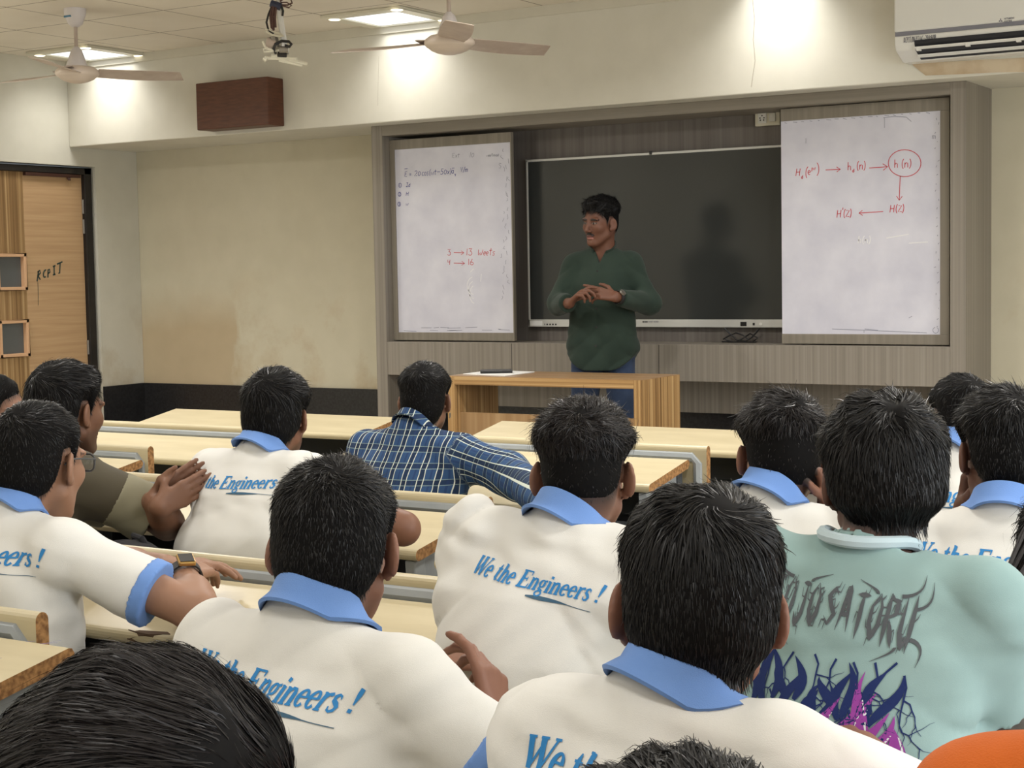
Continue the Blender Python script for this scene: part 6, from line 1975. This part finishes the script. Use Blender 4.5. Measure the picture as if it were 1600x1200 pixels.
def densify(pl, m=4):
    out = []
    for a, b in zip(pl[:-1], pl[1:]): out += [(a[0] + (b[0] - a[0]) * i / m, a[1] + (b[1] - a[1]) * i / m) for i in range(m)]
    return out + [pl[-1]]
for i, ch in enumerate(word):
    x = -0.135 + i * lw + (0.006 if i > 3 else 0)
    hgt = 0.058 + 0.016 * abs((i - 4.5) / 4.5) ** 1.5; yb = 0.008 * math.cos((i - 4.5) / 4.5 * 1.4) - 0.010 * abs((i - 4.5) / 4.5)
    for pl in BL[ch]:
        q = [(x + px * lw * 0.92, yb + py * hgt) for px, py in densify(pl)]
        st.append((thorn(q, 0.0082), 0))
        for j in range(2, len(q) - 1, 2):      # thorns
            s = rs.choice((-1, 1)); l = rs.uniform(0.006, 0.013)
            st.append(([(q[j][0], q[j][1], 0.004), (q[j][0] + s * l * 0.6, q[j][1] + rs.uniform(-0.3, 1) * l, 0.0018), (q[j][0] + s * l * 0.8, q[j][1] + rs.choice((-1, 1)) * l * 1.5, 0.0005)], 0))
for s in (-1, 1):       # long curved horns at both ends and above
    for x0_, y0_, dx, dy in ((0.125, 0.05, 0.02, 0.05), (0.130, 0.0, 0.018, -0.045), (0.06, 0.07, -0.035, 0.02), (0.10, 0.07, 0.03, 0.04), (0.11, -0.015, -0.035, -0.03)):
        pl = [(s * (x0_ + dx * t + 0.012 * math.sin(PI * t)), y0_ + dy * t ** 1.6) for t in [j / 8 for j in range(9)]]
        st.append(([(x, y, 0.0062 * (1 - j / 8) + 0.0006) for j, (x, y) in enumerate(pl)], 0))
def branch(x, y, a, l, w, depth):
    pts = [(x, y)]
    for j in range(6):
        a2 = a + rs.uniform(-0.55, 0.55); pts.append((pts[-1][0] + l / 6 * math.cos(a2), pts[-1][1] + l / 6 * math.sin(a2)))
    st.append(([(px, py, w * (1 - 0.8 * j / 6)) for j, (px, py) in enumerate(pts)], 1))
    if depth:
        for j in (2, 4): branch(*pts[j], a + rs.choice((-1, 1)) * rs.uniform(0.5, 1.0), l * 0.55, w * 0.65, depth - 1)
for x, y, a, l in ((-0.13, -0.03, -1.9, 0.13), (-0.10, -0.05, -1.5, 0.12), (-0.06, -0.055, -1.8, 0.10), (-0.02, -0.05, -1.2, 0.11), (0.02, -0.05, -1.9, 0.12), (0.05, -0.05, -1.3, 0.12), (0.085, -0.045, -1.6, 0.15), (0.12, -0.04, -1.75, 0.18), (0.135, -0.06, -1.5, 0.13), (-0.09, -0.13, -1.2, 0.10), (0.0, -0.12, -1.7, 0.10), (0.06, -0.13, -1.3, 0.10), (0.125, -0.16, -2.0, 0.12)):
    branch(x, y, a, l, 0.0042, 2)
for i in range(16):      # dark smoke of navy tongues
    x0_ = -0.125 + 0.0155 * i; y0_ = -0.150 + rs.uniform(-0.02, 0.02); l = rs.uniform(0.05, 0.10); cv = rs.uniform(-0.03, 0.03)
    pl = [(x0_ + cv * t + 0.012 * math.sin(4 * t + 2 * i), y0_ + l * t) for t in [j / 9 for j in range(10)]]
    st.append(([(x, y, 0.0175 * math.sin(PI * min(1, 0.12 + 0.88 * j / 9)) + 0.0006) for j, (x, y) in enumerate(pl)], 1))
for i in range(15):      # magenta flames with pale cores
    x0_ = -0.005 + 0.0105 * i + rs.uniform(-0.004, 0.004); y0_ = -0.222 - 0.003 * abs(i - 7)
    l = rs.uniform(0.09, 0.15) * (1.15 - 0.05 * abs(i - 7))
    pl = [(x0_ + 0.015 * math.sin(3.6 * t + i) + 0.01 * t, y0_ + l * t) for t in [j / 9 for j in range(10)]]
    st.append(([(x, y, 0.030 * (1 - (j / 9) ** 1.5) + 0.0006) for j, (x, y) in enumerate(pl)], 2))
    if i % 2: st.append(([(x + 0.005, y, 0.0060 * (1 - j / 9) + 0.0006) for j, (x, y) in enumerate(pl[:8])], 3))
wrap_strokes('back_print', [([(x * 0.84, y * 0.76, w * 0.8) for x, y, w in s_[0]], s_[1]) for s_ in st], tree, -0.003, nb[2] - 0.100, math.radians(-5), [M['pr_grey'], M['pr_navy'], M['pr_mag'], M['pr_white']], so, step=0.004)

# long hair of the person in the denim jacket, falling over the shoulder
k = P[16]; rs = random.Random(8); hm = MB()
for i in range(150):
    a, b = rs.uniform(-1, 1), rs.uniform(-1, 1)
    pts = []
    for (x, y, dd), sp in zip(((1655, 800, 2.60), (1628, 850, 2.55), (1600, 900, 2.50), (1578, 935, 2.47), (1566, 958, 2.46)), (34, 34, 28, 22, 16)):
        q = k['loc'](at(x + a * sp + rs.uniform(-3, 3), y + b * sp * 0.5 + rs.uniform(-4, 4), dd + 0.05 * b)); pts.append(Vector(q))
    n_ = 1 if i % 3 else 0
    hm.tube(pts if n_ else pts + [pts[-1] + Vector((-0.02, 0.0, -0.012 + 0.03 * rs.random()))], [0.0032, 0.0034, 0.003, 0.0024, 0.0012] + ([] if n_ else [0.0005]), 4, cap=False)
hm.build('loose_hair', M['hair_b'], k['body'], smooth=True)

# black backpack on the bench between the olive T-shirt and the white polo
bp = empty('backpack', (-2.98, 2.98, 0.44), math.radians(-25)); tag(bp, 'black backpack on the bench below the elbow of the olive T-shirt', 'backpack')
def rbox(P, c, hsz, r):
    q = np.abs(P - np.asarray(c, f32)) - (np.asarray(hsz, f32) - r)
    return np.sqrt((np.maximum(q, 0) ** 2).sum(1)) + np.minimum(q.max(1), 0) - r
def bagf(P):
    x, y, z = P.T
    d_ = rbox(P, (0, 0, 0.185), (0.125, 0.080, 0.185), 0.07)
    return (d_ + 0.006 * np.sin(30 * z + 5 * np.sin(11 * x)) + 0.004 * np.sin(44 * x + 3 * np.sin(20 * z))).astype(f32)
bv, bq = polygonise(bagf, (-0.18, -0.12, 0), (0.18, 0.12, 0.42), 0.008)
M['bag'] = cloth_mat('black_nylon', srgb(26, 26, 30), srgb(40, 40, 46), rough=0.6)
np_mesh('bag_body', bv, bq, M['bag'], bp)
pv, pq = polygonise(lambda P: (rbox(P, (0, -0.085, 0.13), (0.100, 0.04, 0.10), 0.035) + 0.003 * np.sin(40 * P[:, 2])).astype(f32), (-0.15, -0.14, 0), (0.15, -0.03, 0.26), 0.008)
np_mesh('front_pocket', pv, pq, M['bag'], bp)
hb = MB(); hb.tube([(-0.04, 0.03, 0.355), (-0.03, 0.02, 0.380), (0.03, 0.02, 0.380), (0.04, 0.03, 0.355)], 0.008, 8); hb.build('grab_handle', M['bag'], bp, smooth=True)
for s in (-1, 1):
    sb = MB(); sb.tube([(s * 0.05, 0.06, 0.34), (s * 0.075, 0.11, 0.30), (s * 0.10, 0.13, 0.20), (s * 0.12, 0.09, 0.05)], [0.02, 0.022, 0.02, 0.012], 8, r2=0.007); sb.build('shoulder_strap', M['bag'], bp, smooth=True)
